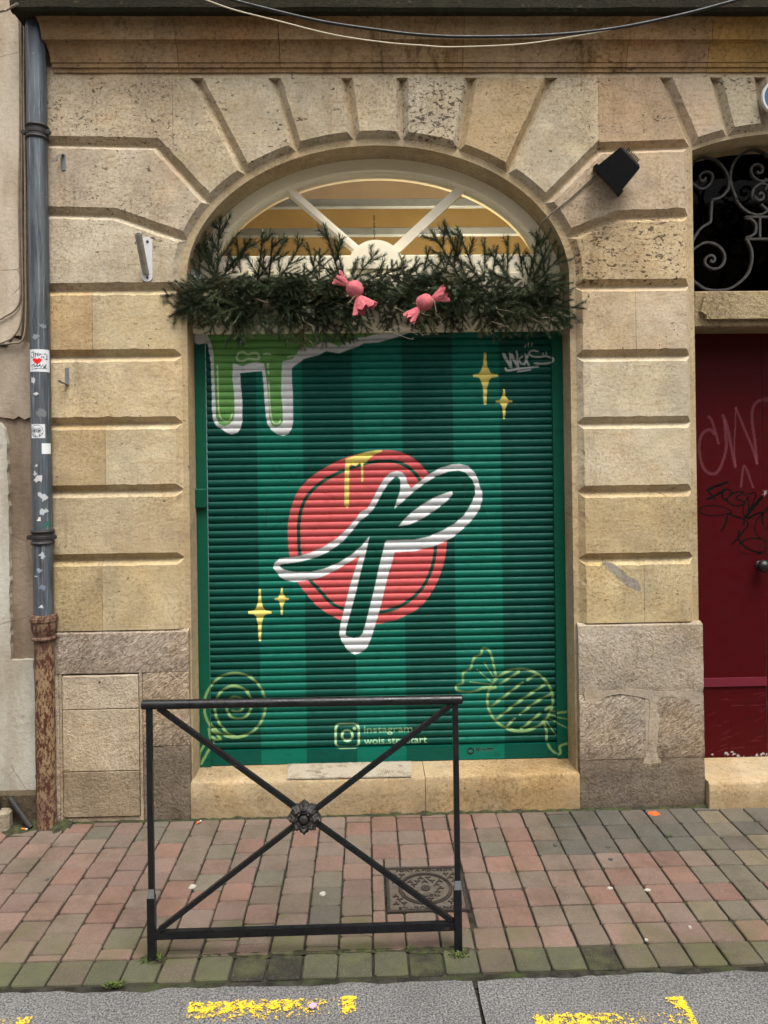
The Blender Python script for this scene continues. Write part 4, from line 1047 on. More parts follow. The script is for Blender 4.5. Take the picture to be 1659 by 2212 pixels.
for pts in ([(870,1135),(890,1150)],[(865,1180),(895,1190)],[(885,1130),(875,1195)]): pd.stroke(zP(pts), 2, lin(190, 170, 170, .8), False)
for _ in range(26):
    u, v = RNG.uniform(1525, 1680), RNG.uniform(1622, 1652); pd.fill([(u, v), (u + RNG.uniform(2, 6), v + RNG.uniform(-4, 2)), (u + RNG.uniform(2, 8), v + RNG.uniform(2, 10)), (u - 1, v + RNG.uniform(2, 6))], lin(190, 182, 180, .8), False, alpha=.85)
for _ in range(46):
    u, v = RNG.uniform(1525, 1680), RNG.uniform(1490, 1625); pd.stroke([(u, v), (u + RNG.uniform(4, 34), v - RNG.uniform(0, 12))], 1.4, lin(150, 80, 88, .8), False, alpha=RNG.uniform(.06, .22))
pic_now = pd
rb = lambda X, Z: np.tile(np.array(DRED), (len(X), 1))
zmid0, zmid1 = P(1580, 1482, YD)[1], P(1580, 1463, YD)[1]
xdv = X2L + .46
grid_panel(X2L + .004, xdv, zmid1, zl0 + .03, YD, rb, .04, .0036).build('upper_leaf', DOORPAINT, door)
grid_panel(X2L + .004, xdv, .135, zmid0, YD, rb, .04, .0036).build('lower_leaf', DOORPAINT, door)
grid_panel(X2L + .004, xdv, zmid0 + .001, zmid1 - .001, YD - .010, lambda X, Z: np.tile(np.array(lin(112, 40, 54, .8)), (len(X), 1)), .04, .01).build('rail_bead', DOORPAINT, door)
grid_panel(xdv + .004, X2R - .004, .135, zl0 + .03, YD + .002, rb, .04, .02).build('second_leaf', DOORPAINT, door)
mb = MB(); kx, kz = P(1650, 1223, YD - .05)
mb.lathe([(.022, .0), (.022, .006), (.012, .012), (.012, .028), (.024, .034), (.033, .046), (.034, .056), (.026, .070), (.012, .077), (.003, .079)], (kx, YD, kz), (0, -1, 0), 28); mb.build('knob', BRASSKNOB, door, smooth=50)

# ------------------------------------------------------------------ plastered neighbour on the left
nb = empty('plastered_house', (XBL - 1.5, .2, 0), 'neighbouring house with peeling beige plaster left of the drainpipe', 'building')
XNL = XBL - 4.5
mb = MB(); mb.box(XNL, XBL - .001, .005, .42, -.1, 8.2); mb.build('wall', PL_BASE, nb)
def patch(name, uv, y, mat, jit=.006):
    pts = [P(u, v, y) for u, v in uv]; out = []
    for i in range(len(pts)):
        a = Vector(pts[i]); b = Vector(pts[(i + 1) % len(pts)]); m = max(1, min(60, int((b - a).length / .02)))
        for k in range(m):
            p = a.lerp(b, k / m)
            out.append((p.x + mnoise.noise(Vector((p.x * 30, p.y * 30, 1))) * jit, p.y + mnoise.noise(Vector((p.x * 30, p.y * 30, 8))) * jit))
    mb = MB(); mb.prism(out, y, .01); return mb.build(name, mat, nb)
patch('plaster_coat', [(-900, -900), (44, -900), (46, 300), (47, 560), (47, 700), (45, 724), (28, 724), (20, 734), (12, 746), (0, 743), (-30, 752), (-900, 760)], -.020, PL_UP)
patch('plaster_coat', [(-900, 764), (-30, 756), (0, 748), (12, 750), (24, 738), (30, 729), (64, 742), (66, 800), (70, 900), (52, 905), (40, 898), (30, 905), (0, 900), (-900, 905)], -.010, PL_MID, .003)
patch('plaster_coat', [(-900, 909), (0, 912), (8, 926), (14, 950), (18, 1100), (21, 1300), (23, 1427), (72, 1425), (75, 1500), (79, 1820), (-900, 1840)], -.024, PL_LOW)
mb = MB(); mb.bevbox(XNL, P(88, 1760, -.03)[0], -.055, .01, -.05, P(50, 1712, -.05)[1], .012); mb.build('rubble_footing', ROUGH, nb, color=(*lin(120, 108, 88, .6), .5))

# wires clipped to the plaster
def cable(name, uvy, r, mat, label, cat='cable', group=None, k=6, n=7):
    pts = [V3(u, v, y) for u, v, y in uvy]
    mb = MB(); mb.tube(catmull(pts, False, k), r, n); return mb.build(name, mat, None, smooth=60, label=label, cat=cat, group=group)
cable('wall_cable', [(41,16,-.030),(43,120,-.028),(43,300,-.028),(41,430,-.030),(43,560,-.028),(44,640,-.028),(34,668,-.03),(10,684,-.03),(-12,692,-.03),(-120,706,-.03)], .0045, CABLEBRN, 'leftmost thin cable on the plaster, swinging left in the highest curve')
cable('wall_cable', [(44,14,-.034),(46,120,-.033),(47,320,-.033),(46,430,-.033),(48,560,-.033),(49,650,-.033),(44,700,-.033),(28,728,-.033),(8,739,-.033),(-12,742,-.033),(-120,748,-.033)], .0045, CABLEBRN, 'middle thin cable on the plaster, swinging left in the second curve', k=6)
cable('wall_cable', [(49,14,-.030),(52,60,-.028),(51,200,-.028),(54,380,-.028),(55,560,-.026),(56,660,-.026),(54,715,-.028),(46,737,-.03),(30,741,-.03),(0,744,-.03),(-120,752,-.03)], .0055, CABLEGRY, 'thickest pale cable nearest the drainpipe, turning left lowest')

# ------------------------------------------------------------------ drainpipe
PY = -.067; PX = P(86, 700, PY)[0]; PR = .0465
dp = empty('drainpipe', (PX, PY, 0), 'tall grey zinc drainpipe with stickers above a rusty cast iron foot', 'drainpipe')
zj1 = P(80, 288, PY)[1]; zj2 = P(93, 1160, PY)[1]; zbl = P(96, 1330, PY)[1]
ztopp = P(77, 22, PY)[1]
mb = MB(); pf = []
for i in range(60):
    z = zbl - .01 + (ztopp + .05 - zbl) * i / 59; pf.append((PR + mnoise.noise(Vector((0, 0, z * 6))) * .0006, z))
mb.lathe(pf, (PX, PY, 0), n=32); mb.build('upper_pipe', ZINC, dp, smooth=40)
for zc_ in (zj1, zj2):
    mb = MB(); mb.lathe([(PR, -.036), (PR + .006, -.034), (PR + .009, -.028), (PR + .006, -.021), (PR + .003, -.019), (PR + .003, -.008), (PR + .005, -.006), (PR + .005, .006), (PR + .003, .008), (PR + .003, .019), (PR + .006, .021), (PR + .009, .028), (PR + .006, .034), (PR, .036)], (PX, PY, zc_), n=32)
    co = mb.build('collar', GALV_DARK if False else BLACKIRON, dp, smooth=35)
    for s_ in (-1, 1):
        mb = MB(); mb.lathe([(.004, -.008), (.012, -.007), (.013, 0), (.012, .007), (.004, .008)], (PX + s_ * (PR + .012), PY - .012, zc_), (0, -1, 0), 14); mb.build('clamp_bolt', BLACKIRON, co, smooth=40)
zf = zbl
mb = MB()
pf = [(.046, 0.0)] + [(.0455 + mnoise.noise(Vector((2, 1, z * 7))) * .0015, z) for z in np.linspace(.03, zf - .125, 24)]
pf += [(.0465, zf - .115), (.058, zf - .112), (.060, zf - .106), (.058, zf - .100), (.047, zf - .097), (.050, zf - .085), (.057, zf - .065), (.059, zf - .035), (.059, zf - .026), (.064, zf - .022), (.064, zf - .006), (.060, zf - .004), (.060, zf + .002), (.056, zf + .008), (.050, zf + .008)]
mb.lathe(pf, (PX, PY, 0), n=32); mb.build('cast_iron_foot', RUST, dp, smooth=35)
# stickers, bent round the pipe
zS = Zm(0, 780, .18083); zS2 = Zm(0, 1150, .20339)
def sticker(pts_box, painter, name='sticker', lift=.0008, outline=None, base=lin(226, 228, 232, .8)):
    (u0, v0), (u1, v1) = pts_box
    yf = PY - PR
    z1, z0 = P(u0, v0, yf)[1], P(u0, v1, yf)[1]
    s0 = P(u0, (v0 + v1) / 2, PY - PR * .6)[0] - PX; s1 = P(u1, (v0 + v1) / 2, PY - PR * .6)[0] - PX
    r = PR + lift; a0 = math.asin(max(-.99, min(.99, s0 / r))); a1 = math.asin(max(-.99, min(.99, s1 / r)))
    nx, nz = 26, max(8, int((z1 - z0) / .0025)); mb = MB(); UV = []
    for k in range(nz + 1):
        for i in range(nx + 1):
            a, b = i / nx, k / nz; an = a0 + (a1 - a0) * a
            mb.v.append((PX + r * math.sin(an), PY - r * math.cos(an), z0 + (z1 - z0) * b)); UV.append((a, 1 - b))
    UV = np.array(UV)
    C = np.tile(np.array(base), (len(UV), 1)); keep = np.ones(len(UV), bool)
    if painter: painter(UV[:, 0], UV[:, 1], C)
    if outline is not None: 
        keep[:] = False; keep[pip(UV[:, 0], UV[:, 1], outline)] = True
    for k in range(nz):
        for i in range(nx):
            f_ = (k * (nx + 1) + i, k * (nx + 1) + i + 1, (k + 1) * (nx + 1) + i + 1, (k + 1) * (nx + 1) + i)
            if all(keep[j] for j in f_): mb.f.append(f_)
    if not mb.f: return
    mb.c = C; return mb.build(name, STICKER, dp, smooth=60)
def st(C, U, Vv, line, wd, col): C[near(U, Vv, line, wd)] = col
def p_heart(U, Vv, C):
    K = np.array((.01, .01, .01))
    t = np.linspace(0, 2 * math.pi, 40); hp = np.column_stack([.42 + .17 * np.sin(t) ** 3 * 1.2, .52 - (.13 * np.cos(t) - .05 * np.cos(2 * t) - .02 * np.cos(3 * t)) * 1.1])
    C[pip(U, Vv, hp)] = lin(226, 30, 28, .85)
    for ln in ([(.12,.38),(.14,.14),(.28,.12),(.26,.36),(.12,.38)],[(.34,.36),(.36,.16),(.46,.3),(.48,.12)],[(.56,.36),(.54,.2),(.64,.22),(.62,.38)],[(.70,.38),(.72,.18),(.86,.24),(.84,.46),(.72,.4)],
               [(.1,.74),(.3,.66),(.2,.82)],[(.3,.72),(.32,.8),(.42,.68),(.44,.8),(.54,.68),(.56,.82),(.66,.7),(.7,.84),(.8,.66),(.76,.86)],[(.2,.88),(.5,.86),(.86,.86)]): st(C, U, Vv, ln, .03, K)
def p_face(U, Vv, C):
    K = np.array((.01, .01, .01)); t = np.linspace(0, 2 * math.pi, 30)
    ci = lambda x, y, a, b: list(zip(x + a * np.cos(t), y + b * np.sin(t)))
    st(C, U, Vv, ci(.45, .5, .42, .44), .035, K)
    for x in (.26, .60):
        for r_ in (.16, .10): st(C, U, Vv, ci(x, .46, r_, r_ * 1.1), .03, K)
        C[pip(U, Vv, np.array(ci(x, .46, .06, .07)))] = K
    st(C, U, Vv, [(.1,.70),(.3,.76),(.6,.76),(.82,.66)], .03, K); st(C, U, Vv, [(.16,.80),(.4,.86),(.7,.80)], .03, K)
    for x in (.25, .35, .45, .55, .65): st(C, U, Vv, [(x, .72), (x, .9)], .02, K)
def bx_(z, a, b): return z([a, b])
sticker(bx_(zS, (418,515), (668,825)), p_heart)
sticker(bx_(zS, (448,1550), (632,1745)), p_face, lift=.0012)
sticker(bx_(zS, (596,1815), (706,1962)), None, lift=.0009, base=lin(232, 236, 234, .85))
def ragged(seed, n=14, lo=.25):
    r_ = random.Random(seed); return np.array([(.5 + (.5 * r_.uniform(lo, 1)) * math.cos(2 * math.pi * i / n), .5 + (.5 * r_.uniform(lo, 1)) * math.sin(2 * math.pi * i / n)) for i in range(n)])
for i, (z, a, b, cl) in enumerate([(zS,(432,850),(545,1030),lin(206,206,208,.8)),(zS,(440,1100),(600,1170),lin(214,214,214,.8)),(zS,(470,1250),(660,1500),lin(120,122,122,.8)),(zS,(440,280),(590,400),lin(140,146,150,.8)),(zS,(500,110),(680,260),lin(132,138,144,.8)),
        (zS2,(415,35),(520,105),lin(196,198,204,.8)),(zS2,(410,120),(500,225),lin(196,198,204,.8)),(zS2,(420,170),(560,305),lin(206,204,208,.8)),(zS2,(470,345),(600,540),lin(196,200,206,.8)),(zS2,(430,560),(640,700),lin(190,196,200,.8)),(zS2,(450,690),(550,785),lin(224,224,214,.8)),
        (zS2,(470,1110),(600,1240),lin(180,188,196,.8)),(zS2,(440,1310),(560,1400),lin(150,160,168,.8)),(zS2,(480,1500),(600,1640),lin(120,134,152,.8)),(zS2,(425,1410),(500,1455),lin(176,186,204,.8)),(zS2,(480,1770),(580,1845),lin(206,210,212,.8))]):
    sticker(bx_(z, a, b), None, 'torn_sticker', .0010, ragged(i + 3), cl)
def p_green(U, Vv, C):
    pass
sticker(bx_(zS2, (485,740), (655,850)), None, 'green_tag', .0007, np.array([(0,.78),(.3,.74),(.5,.5),(.6,.1),(.75,.05),(.8,.4),(.7,.6),(.95,.8),(1,.95),(.8,.85),(.6,.7),(.4,.85),(0,.9)]), lin(30, 120, 90, .8))

# ------------------------------------------------------------------ floodlight, bracket, hooks, sign, cables
flt = empty('floodlight', V3(1342, 362, -.10), 'black floodlight tilted on the wall right of the arch', 'floodlight')
c0 = V3(1338, 365, -.115)
ax = Vector((-.68, .36, -.64)).normalized(); lg = Vector((.66, 0, -.75)); lg = (lg - ax * lg.dot(ax)).normalized(); wd = ax.cross(lg)
FLB = simple('matt_black_housing', (0.0035, 0.0035, 0.004), 0.6, 0, 0.3, 30, 0.05, 0.15)
def fr_box(mb, s0, s1, la, lb, wa, wb):
    s0, s1 = s0 * 1.35, s1 * 1.35
    if True: pass       # frustum from ax*s0 (half sizes la, wa) to ax*s1 (lb, wb)
    v = []
    for s_, l_, w_ in ((s0, la, wa), (s1, lb, wb)):
        for i, j in ((-1, -1), (1, -1), (1, 1), (-1, 1)): v.append(c0 + ax * s_ + lg * l_ * i + wd * w_ * j)
    mb.add(v, [(0, 3, 2, 1), (4, 5, 6, 7), (0, 1, 5, 4), (1, 2, 6, 5), (2, 3, 7, 6), (3, 0, 4, 7)]); return mb
body = fr_box(MB(), -.045, .045, .068, .082, .054, .064); fr_box(body, -.052, -.045, .056, .068, .044, .054); body.build('housing', FLB, flt, recalc=True)
fr_box(MB(), .045, .062, .092, .094, .074, .076).build('front_frame', FLB, flt, recalc=True)
fr_box(MB(), .0625, .0635, .080, .080, .062, .062).build('lens', DARKGLASS, flt, recalc=True)
fn = MB()
for i in range(8):
    t_ = -.036 + i * .0102
    v = []
    for s_ in (-.090, -.062):
        for a_, b_ in ((t_ - .002, -.030), (t_ + .002, -.030), (t_ + .002, .030), (t_ - .002, .030)): v.append(c0 + ax * s_ + lg * a_ + wd * b_)
    fn.add(v, [(0, 3, 2, 1), (4, 5, 6, 7), (0, 1, 5, 4), (1, 2, 6, 5), (2, 3, 7, 6), (3, 0, 4, 7)])
fn.build('cooling_fins', FLB, flt, recalc=True)
br = MB(); e1 = c0 + wd * .07 - ax * .01; e2 = c0 - wd * .07 - ax * .01; wb_ = Vector((c0.x + .02, -.034, c0.z + .01))
br.frame_sweep([wb_, wb_.lerp(c0, .3), c0 - ax * .05], [(-.012, -.003), (.012, -.003), (.012, .003), (-.012, .003)])
br.lathe([(.022, 0), (.022, .006)], (wb_.x, -.031, wb_.z), (0, -1, 0), 14)
br.build('mounting_bracket', BLACKPLASTIC, flt, recalc=True)
cable('floodlight_cable', [(1318,352,-.08),(1300,366,-.046),(1270,393,-.040),(1235,425,-.040),(1205,450,-.036),(1186,466,-.012),(1172,480,.02),(1166,492,.10),(1164,500,.18)], .0042, CABLEGRY, 'thin grey cable running from the floodlight into the arch')

fh = empty('flagpole_holder', V3(317, 608, -.04), 'white oval wall plate with an angled empty flagpole tube', 'flagpole holder')
cx, cz = P(317.5, 560, -.036); hw_, hh_ = .0275, .110
pp = [(cx + hw_ * math.cos(t), cz + (hh_ - hw_) * (1 if math.sin(t) > 0 else -1) + hw_ * math.sin(t)) for t in [2 * math.pi * i / 28 + .01 for i in range(28)]]
MB().prism(pp, -.040, -.030).build('wall_plate', GREYPLATE, fh)
for vv in (521, 599):
    bx0, bz0 = P(318, vv, -.045); MB().lathe([(.0065, 0), (.0065, .003), (.004, .006)], (bx0, -.040, bz0), (0, -1, 0), 8).build('bolt', BLACKIRON, fh)
ta, tb = V3(315, 590, -.042), V3(298, 504, -.150)
mb = MB(); d_ = (tb - ta).normalized(); mb.lathe([(.0165, 0), (.0165, (tb - ta).length), (.0125, (tb - ta).length), (.0125, .04)], ta, d_, 20, cap=False); mb.build('tube', GREYTUBE, fh, smooth=40)

def hook(u, v0, v1, label, up):
    h = empty('wall_hook', V3(u, v1, -.034), label, 'hook', 'small metal hooks on the left pier')
    a = P(u - 4.5, v0, -.034); b = P(u + 4.5, v1, -.034)
    MB().bevbox(a[0], b[0], -.0365, -.031, b[1], a[1], .001).build('back_plate', GALV, h)
    zc = a[1] - .006 if up else b[1] + .003; xc_ = (a[0] + b[0]) / 2
    pts = [(xc_, -.036, zc), (xc_ - .004, -.05, zc - (.004 if up else -.002)), (xc_ - .012, -.07, zc + (-.02 if up else .006)), (xc_ - .022, -.082, zc + (-.05 if up else .016))]
    MB().frame_sweep(pts, [(-.0012, -.008), (.0012, -.008), (.0012, .008), (-.0012, .008)]).build('prong', GALV, h, recalc=True)
hook(137, 332, 368, 'small bent metal strap high on the left pier beside the upper pipe collar', True)
hook(145, 794, 832, 'small metal hook on the left pier level with the heart sticker', False)

sg = empty('round_sign', V3(1684, 240, -.05), 'round blue sign with pale rim at the right edge under the cornice', 'sign')
sx, sz = P(1684, 210, -.07); R_ = 39 / F * CAMD
MB().lathe([(R_, 0), (R_, .012), (R_ - .003, .016), (R_ - .012, .016), (R_ - .013, .012)], (sx, -.058, sz), (0, -1, 0), 40).build('rim', GREYPLATE, sg, smooth=30)
MB().lathe([(R_ - .012, 0), (R_ - .012, .013)], (sx, -.058, sz), (0, -1, 0), 40).build('blue_disc', BLUE, sg)
MB().box(sx - .008, sx + .008, -.06, -.03, sz - .008, sz + .008).build('fixing', GALV, sg)

zc1, zc2 = Zm(0, 0, .57866), Zm(960, 0, .57866)
YW = -.42
def over(pts): return [(u, v, YW) for u, v in pts]
ca = [(P(250, -120, .0)[0], .02, P(250, -120, 0)[1])]
def anchored(name, uv, r, mat, label, left, right):
    (u0, v0), (u1, v1) = uv[0], uv[1]; (u2, v2), (u3, v3) = uv[-2], uv[-1]
    ext = lambda a, b, k: b + (b - a) * k
    A_, B_ = V3(u1, v1, YW), V3(u0, v0, YW); C_, D_ = V3(u2, v2, YW), V3(u3, v3, YW)
    pts = [ext(A_, B_, 1.0)] + [V3(u, v, YW) for u, v in uv] + [ext(C_, D_, 1.0)]
    mb = MB(); mb.tube([Vector(left)] + catmull(pts, False, 6) + [Vector(right)], r, 8); return mb.build(name, mat, None, smooth=60, label=label, cat='cable')
lA = Vector((-1.75, .01, 4.75)); rA = Vector((2.6, .01, 4.75))
anchored('overhead_cable', zc1([(990,-4),(1160,40),(1400,95),(1659,133)]) + zc2([(150,150),(350,159),(700,152),(1000,122),(1300,60),(1540,-4)]), .0068, CABLEBLK, 'thick black cable sagging in front of the cornice', lA, rA)
anchored('overhead_wire', zc1([(880,-4),(1010,42),(1200,90),(1440,150),(1659,183)]) + zc2([(160,196),(300,203),(600,190),(850,152),(1000,124.5),(1300,62.5),(1540,-1)]), .0030, WIREWHT, 'thin pale wire hanging below the black cable', lA + Vector((-.1, 0, .05)), rA + Vector((.1, 0, .05)))
mb = MB(); pts = [V3(38, 8, -.26), V3(28, 14, -.2), V3(12, 22, -.2), V3(-5, 26, -.22), V3(-150, 60, -.03)]
mb.tube(catmull(pts, False, 6), .006, 7); mb.build('entry_cable', CABLEGRY, None, smooth=60, label='short grey cable leaving the left end of the cornice', cat='cable')

# ------------------------------------------------------------------ spruce garland
def sprig_mesh(seed, L, nside, spread, droop):
    r = random.Random(seed); V = []; Fc = []; S = MB()
    def twig(p0, d, length, up, dens=1.0, rad=.0014):
        d = d.normalized(); side = d.cross(up).normalized(); n = max(4, int(length / .006)); p = p0.copy(); path = [p.copy()]
        cv = Vector((r.uniform(-.25, .25), r.uniform(-.25, .25), r.uniform(-.25, .25) - droop))
        for i in range(n):
            d = (d + cv * (.6 / n)).normalized(); p = p + d * (length / n); path.append(p.copy())
            t = i / n
            for k in range(int(11 * dens)):
                an = r.uniform(0, 2 * math.pi); s = d.orthogonal().normalized(); b = d.cross(s)
                rad_d = s * math.cos(an) + b * math.sin(an)
                if rad_d.dot(up) < -.75 and r.random() < .5: continue
                nd = (rad_d * 1.0 + d * r.uniform(.55, 1.15) + Vector((0, 0, r.uniform(-.25, .1)))).normalized(); ln = r.uniform(.018, .026) * (1 - .35 * max(0, t - .75) / .25)
                q0 = p - d * r.uniform(0, length / n); sd_ = nd.cross(d).normalized() * .0009
                c = len(V); tip = q0 + nd * ln
                V.extend([q0 - sd_, q0 + sd_, q0 + nd * ln * .6 + sd_, tip, q0 + nd * ln * .6 - sd_]); Fc.append((c, c + 1, c + 2, c + 3, c + 4))
        S.tube(path[::max(1, n // 6)] if len(path) > 8 else path, rad, 4)
        return path
    up = Vector((0, 0, 1))
    main = twig(Vector((0, 0, 0)), Vector((1, 0, 0)), L, up, 1.0, .0022)
    for k in range(nside):
        t = .12 + .70 * k / max(1, nside - 1); i = int(t * (len(main) - 1)); sgn = 1 if k % 2 == 0 else -1
        ln = L * (.62 - .38 * t) * r.uniform(.7, 1.25)
        twig(main[i], Vector((math.cos(spread), sgn * math.sin(spread), r.uniform(-.15, .25))), ln, up)
    nb_ = len(V); V += [Vector(v) for v in S.v]; faces = Fc + [tuple(i + nb_ for i in f) for f in S.f]
    me = bpy.data.meshes.new('sprig'); me.from_pydata([tuple(v) for v in V], [], faces)
    me.materials.append(NEEDLE); me.materials.append(TWIG)
    me.polygons.foreach_set('material_index', [0] * len(Fc) + [1] * len(S.f)); me.update(); return me
SPR = [sprig_mesh(1, .20, 6, .70, .2), sprig_mesh(2, .17, 5, .75, .45), sprig_mesh(3, .15, 3, .65, 0), sprig_mesh(4, .22, 6, .65, .35), sprig_mesh(5, .13, 3, .75, .2), sprig_mesh(6, .11, 2, .7, .1), sprig_mesh(7, .18, 5, .8, .6)]
SPL = [.20, .17, .15, .22, .13, .11, .18]
gar_loc = V3(815, 690, .06)
gar = empty('spruce_garland', gar_loc, 'dark green spruce garland hung across the opening above the shutter', 'garland')
gcount = 0
def sprig(p, d, length=None, var=None, roll=None):
    global gcount
    d = Vector(d).normalized(); i = var if var is not None else RNG.randrange(len(SPR))
    o = bpy.data.objects.new('sprig', SPR[i]); COL.objects.link(o); o.parent = gar
    zax = Vector((0, -1, 0)) if abs(d.y) < .8 else Vector((0, 0, 1))
    zax = (zax - d * zax.dot(d)).normalized(); yax = zax.cross(d)
    m = Matrix((d, yax, zax)).transposed()
    m = m @ Matrix.Rotation(roll if roll is not None else RNG.uniform(-.6, .6), 3, 'X')
    o.rotation_euler = m.to_euler(); s = (length / SPL[i]) if length else RNG.uniform(.75, 1.1)
    o.scale = (s, s, s) if s < 1.25 else (s, s * .8, s * .8); o.location = Vector(p) - gar_loc; gcount += 1
def uvsprig(u0, v0, u1, v1, y0=.06, y1=.05, var=None):
    a, b = V3(u0, v0, y0), V3(u1, v1, y1); sprig(a, b - a, (b - a).length * 1.03, var)
ups = [(470,612,467,466),(462,600,425,508),(480,600,540,520),(500,590,536,524),(555,610,572,505),(580,610,592,518),(600,610,655,522),(560,600,620,520),(688,610,664,528),(650,610,700,560),(742,628,703,492),(748,625,727,520),(752,625,812,538),(820,610,852,572),(850,610,872,555),(870,610,905,560),
       (905,620,928,538),(915,620,960,555),(1000,612,934,496),(1012,612,962,486),(1030,600,992,496),(1046,610,1048,520),(1060,610,1075,535),(1095,612,1098,514),(1110,620,1060,540),(1140,610,1166,512),(1150,605,1186,530),(1178,600,1168,500),(1150,620,1218,545),(1165,630,1220,600),(1130,600,1120,530),(690,600,690,540),(520,590,512,520),(430,600,432,530),(960,590,985,520)]
for u0, v0, u1, v1 in ups: uvsprig(u0, v0, u1, v1, .07, RNG.uniform(-.02, .06), RNG.choice([2, 4, 5, 2, 1]))
outs = [(438,648,352,634,-.05),(440,650,372,676,-.07),(445,655,385,668,-.06),(450,660,412,700,-.04),(1160,650,1256,672,-.07),(1150,650,1240,690,-.06),(1155,640,1222,615,-.03),(1130,680,1222,700,-.03),(470,680,430,705,0),(1180,670,1215,712,-.02),(455,625,412,600,0),(445,640,402,655,-.05)]
for u0, v0, u1, v1, y1 in outs: uvsprig(u0, v0, u1, v1, .04, y1, RNG.choice([0, 1, 3]))
downs = [(505,650,505,742),(520,660,535,735),(560,660,570,720),(595,660,640,735),(615,660,600,725),(650,660,668,748),(690,670,705,742),(700,670,742,735),(740,670,762,738),(770,670,795,722),(830,665,835,715),(860,660,842,710),(880,665,905,708),(925,665,915,712),(960,665,985,720),(1000,665,1002,715),(1030,665,1050,722),(1060,665,1075,735),(1100,670,1092,722),(1120,660,1145,726),(1160,670,1172,722),(470,660,450,722),(430,660,425,708),(545,640,530,712),(640,640,620,700),(675,640,690,715)]
for u0, v0, u1, v1 in downs: uvsprig(u0, v0, u1, v1, .05, RNG.uniform(-.05, .05), RNG.choice([0, 1, 3, 6]))
for i in range(118):
    u = 425 + 775 * ((i + RNG.random()) / 118); v = RNG.uniform(584, 652)
    an = RNG.uniform(-.25, math.pi + .25) + math.pi
    p = V3(u, v + 6, RNG.uniform(.03, .10)); d = Vector((math.cos(an) * .95, RNG.uniform(-.85, -.1), math.sin(an) * .6))
    sprig(p, d, RNG.uniform(.13, .22), RNG.choice([0, 1, 3, 6, 4]))
for i in range(50):
    u = RNG.uniform(440, 1190); v = RNG.uniform(596, 672)
    sprig(V3(u, v, RNG.uniform(.0, .05)), (RNG.choice((-1, 1)) * RNG.uniform(.5, 1), RNG.uniform(-.5, 0), RNG.uniform(-.6, .0)), RNG.uniform(.14, .21), RNG.choice([0, 1, 3, 6]))
bs_ = MB(); pts = [V3(u, 650 + 10 * math.sin(u * .03), .085) for u in range(412, 1222, 40)]
bs_.tube(catmull(pts, False, 4), .011, 7); bs_.build('main_stem', TWIG, gar, smooth=60)
for (u0, v0, u1, v1) in ((1085, 655, 1150, 690), (1120, 682, 1178, 702), (700, 650, 760, 668), (520, 640, 580, 655)):
    m_ = MB(); a, b = V3(u0, v0, .02), V3(u1, v1, -.02); m_.tube([a, a.lerp(b, .5) + Vector((0, -.01, .004)), b], [.005, .0045, .004], 6); m_.build('bare_twig', TWIG, gar, smooth=60)
for i in range(13):
    u, v = RNG.uniform(450, 1190), RNG.uniform(650, 715); y = RNG.uniform(-.09, -.03); p = V3(u, v, y); pts = [p]
    for k in range(RNG.randint(3, 6)): p = p + Vector((RNG.uniform(-.01, .05), RNG.uniform(-.012, .012), RNG.uniform(-.022, .012))); pts.append(p)
    m_ = MB(); m_.tube(catmull(pts, False, 4), .0006, 4); m_.build('loose_wire', WIREWHT, gar)
jb = MB(); a, b = P(412, 584, .09), P(438, 612, .09)
jb.bevbox(a[0], b[0], .07, .15, b[1], a[1], .008); jb.build('junction_box', simple('white_plastic', lin(226, 224, 226, .85), .4), None, label='small white junction box behind the left end of the garland', cat='junction box')

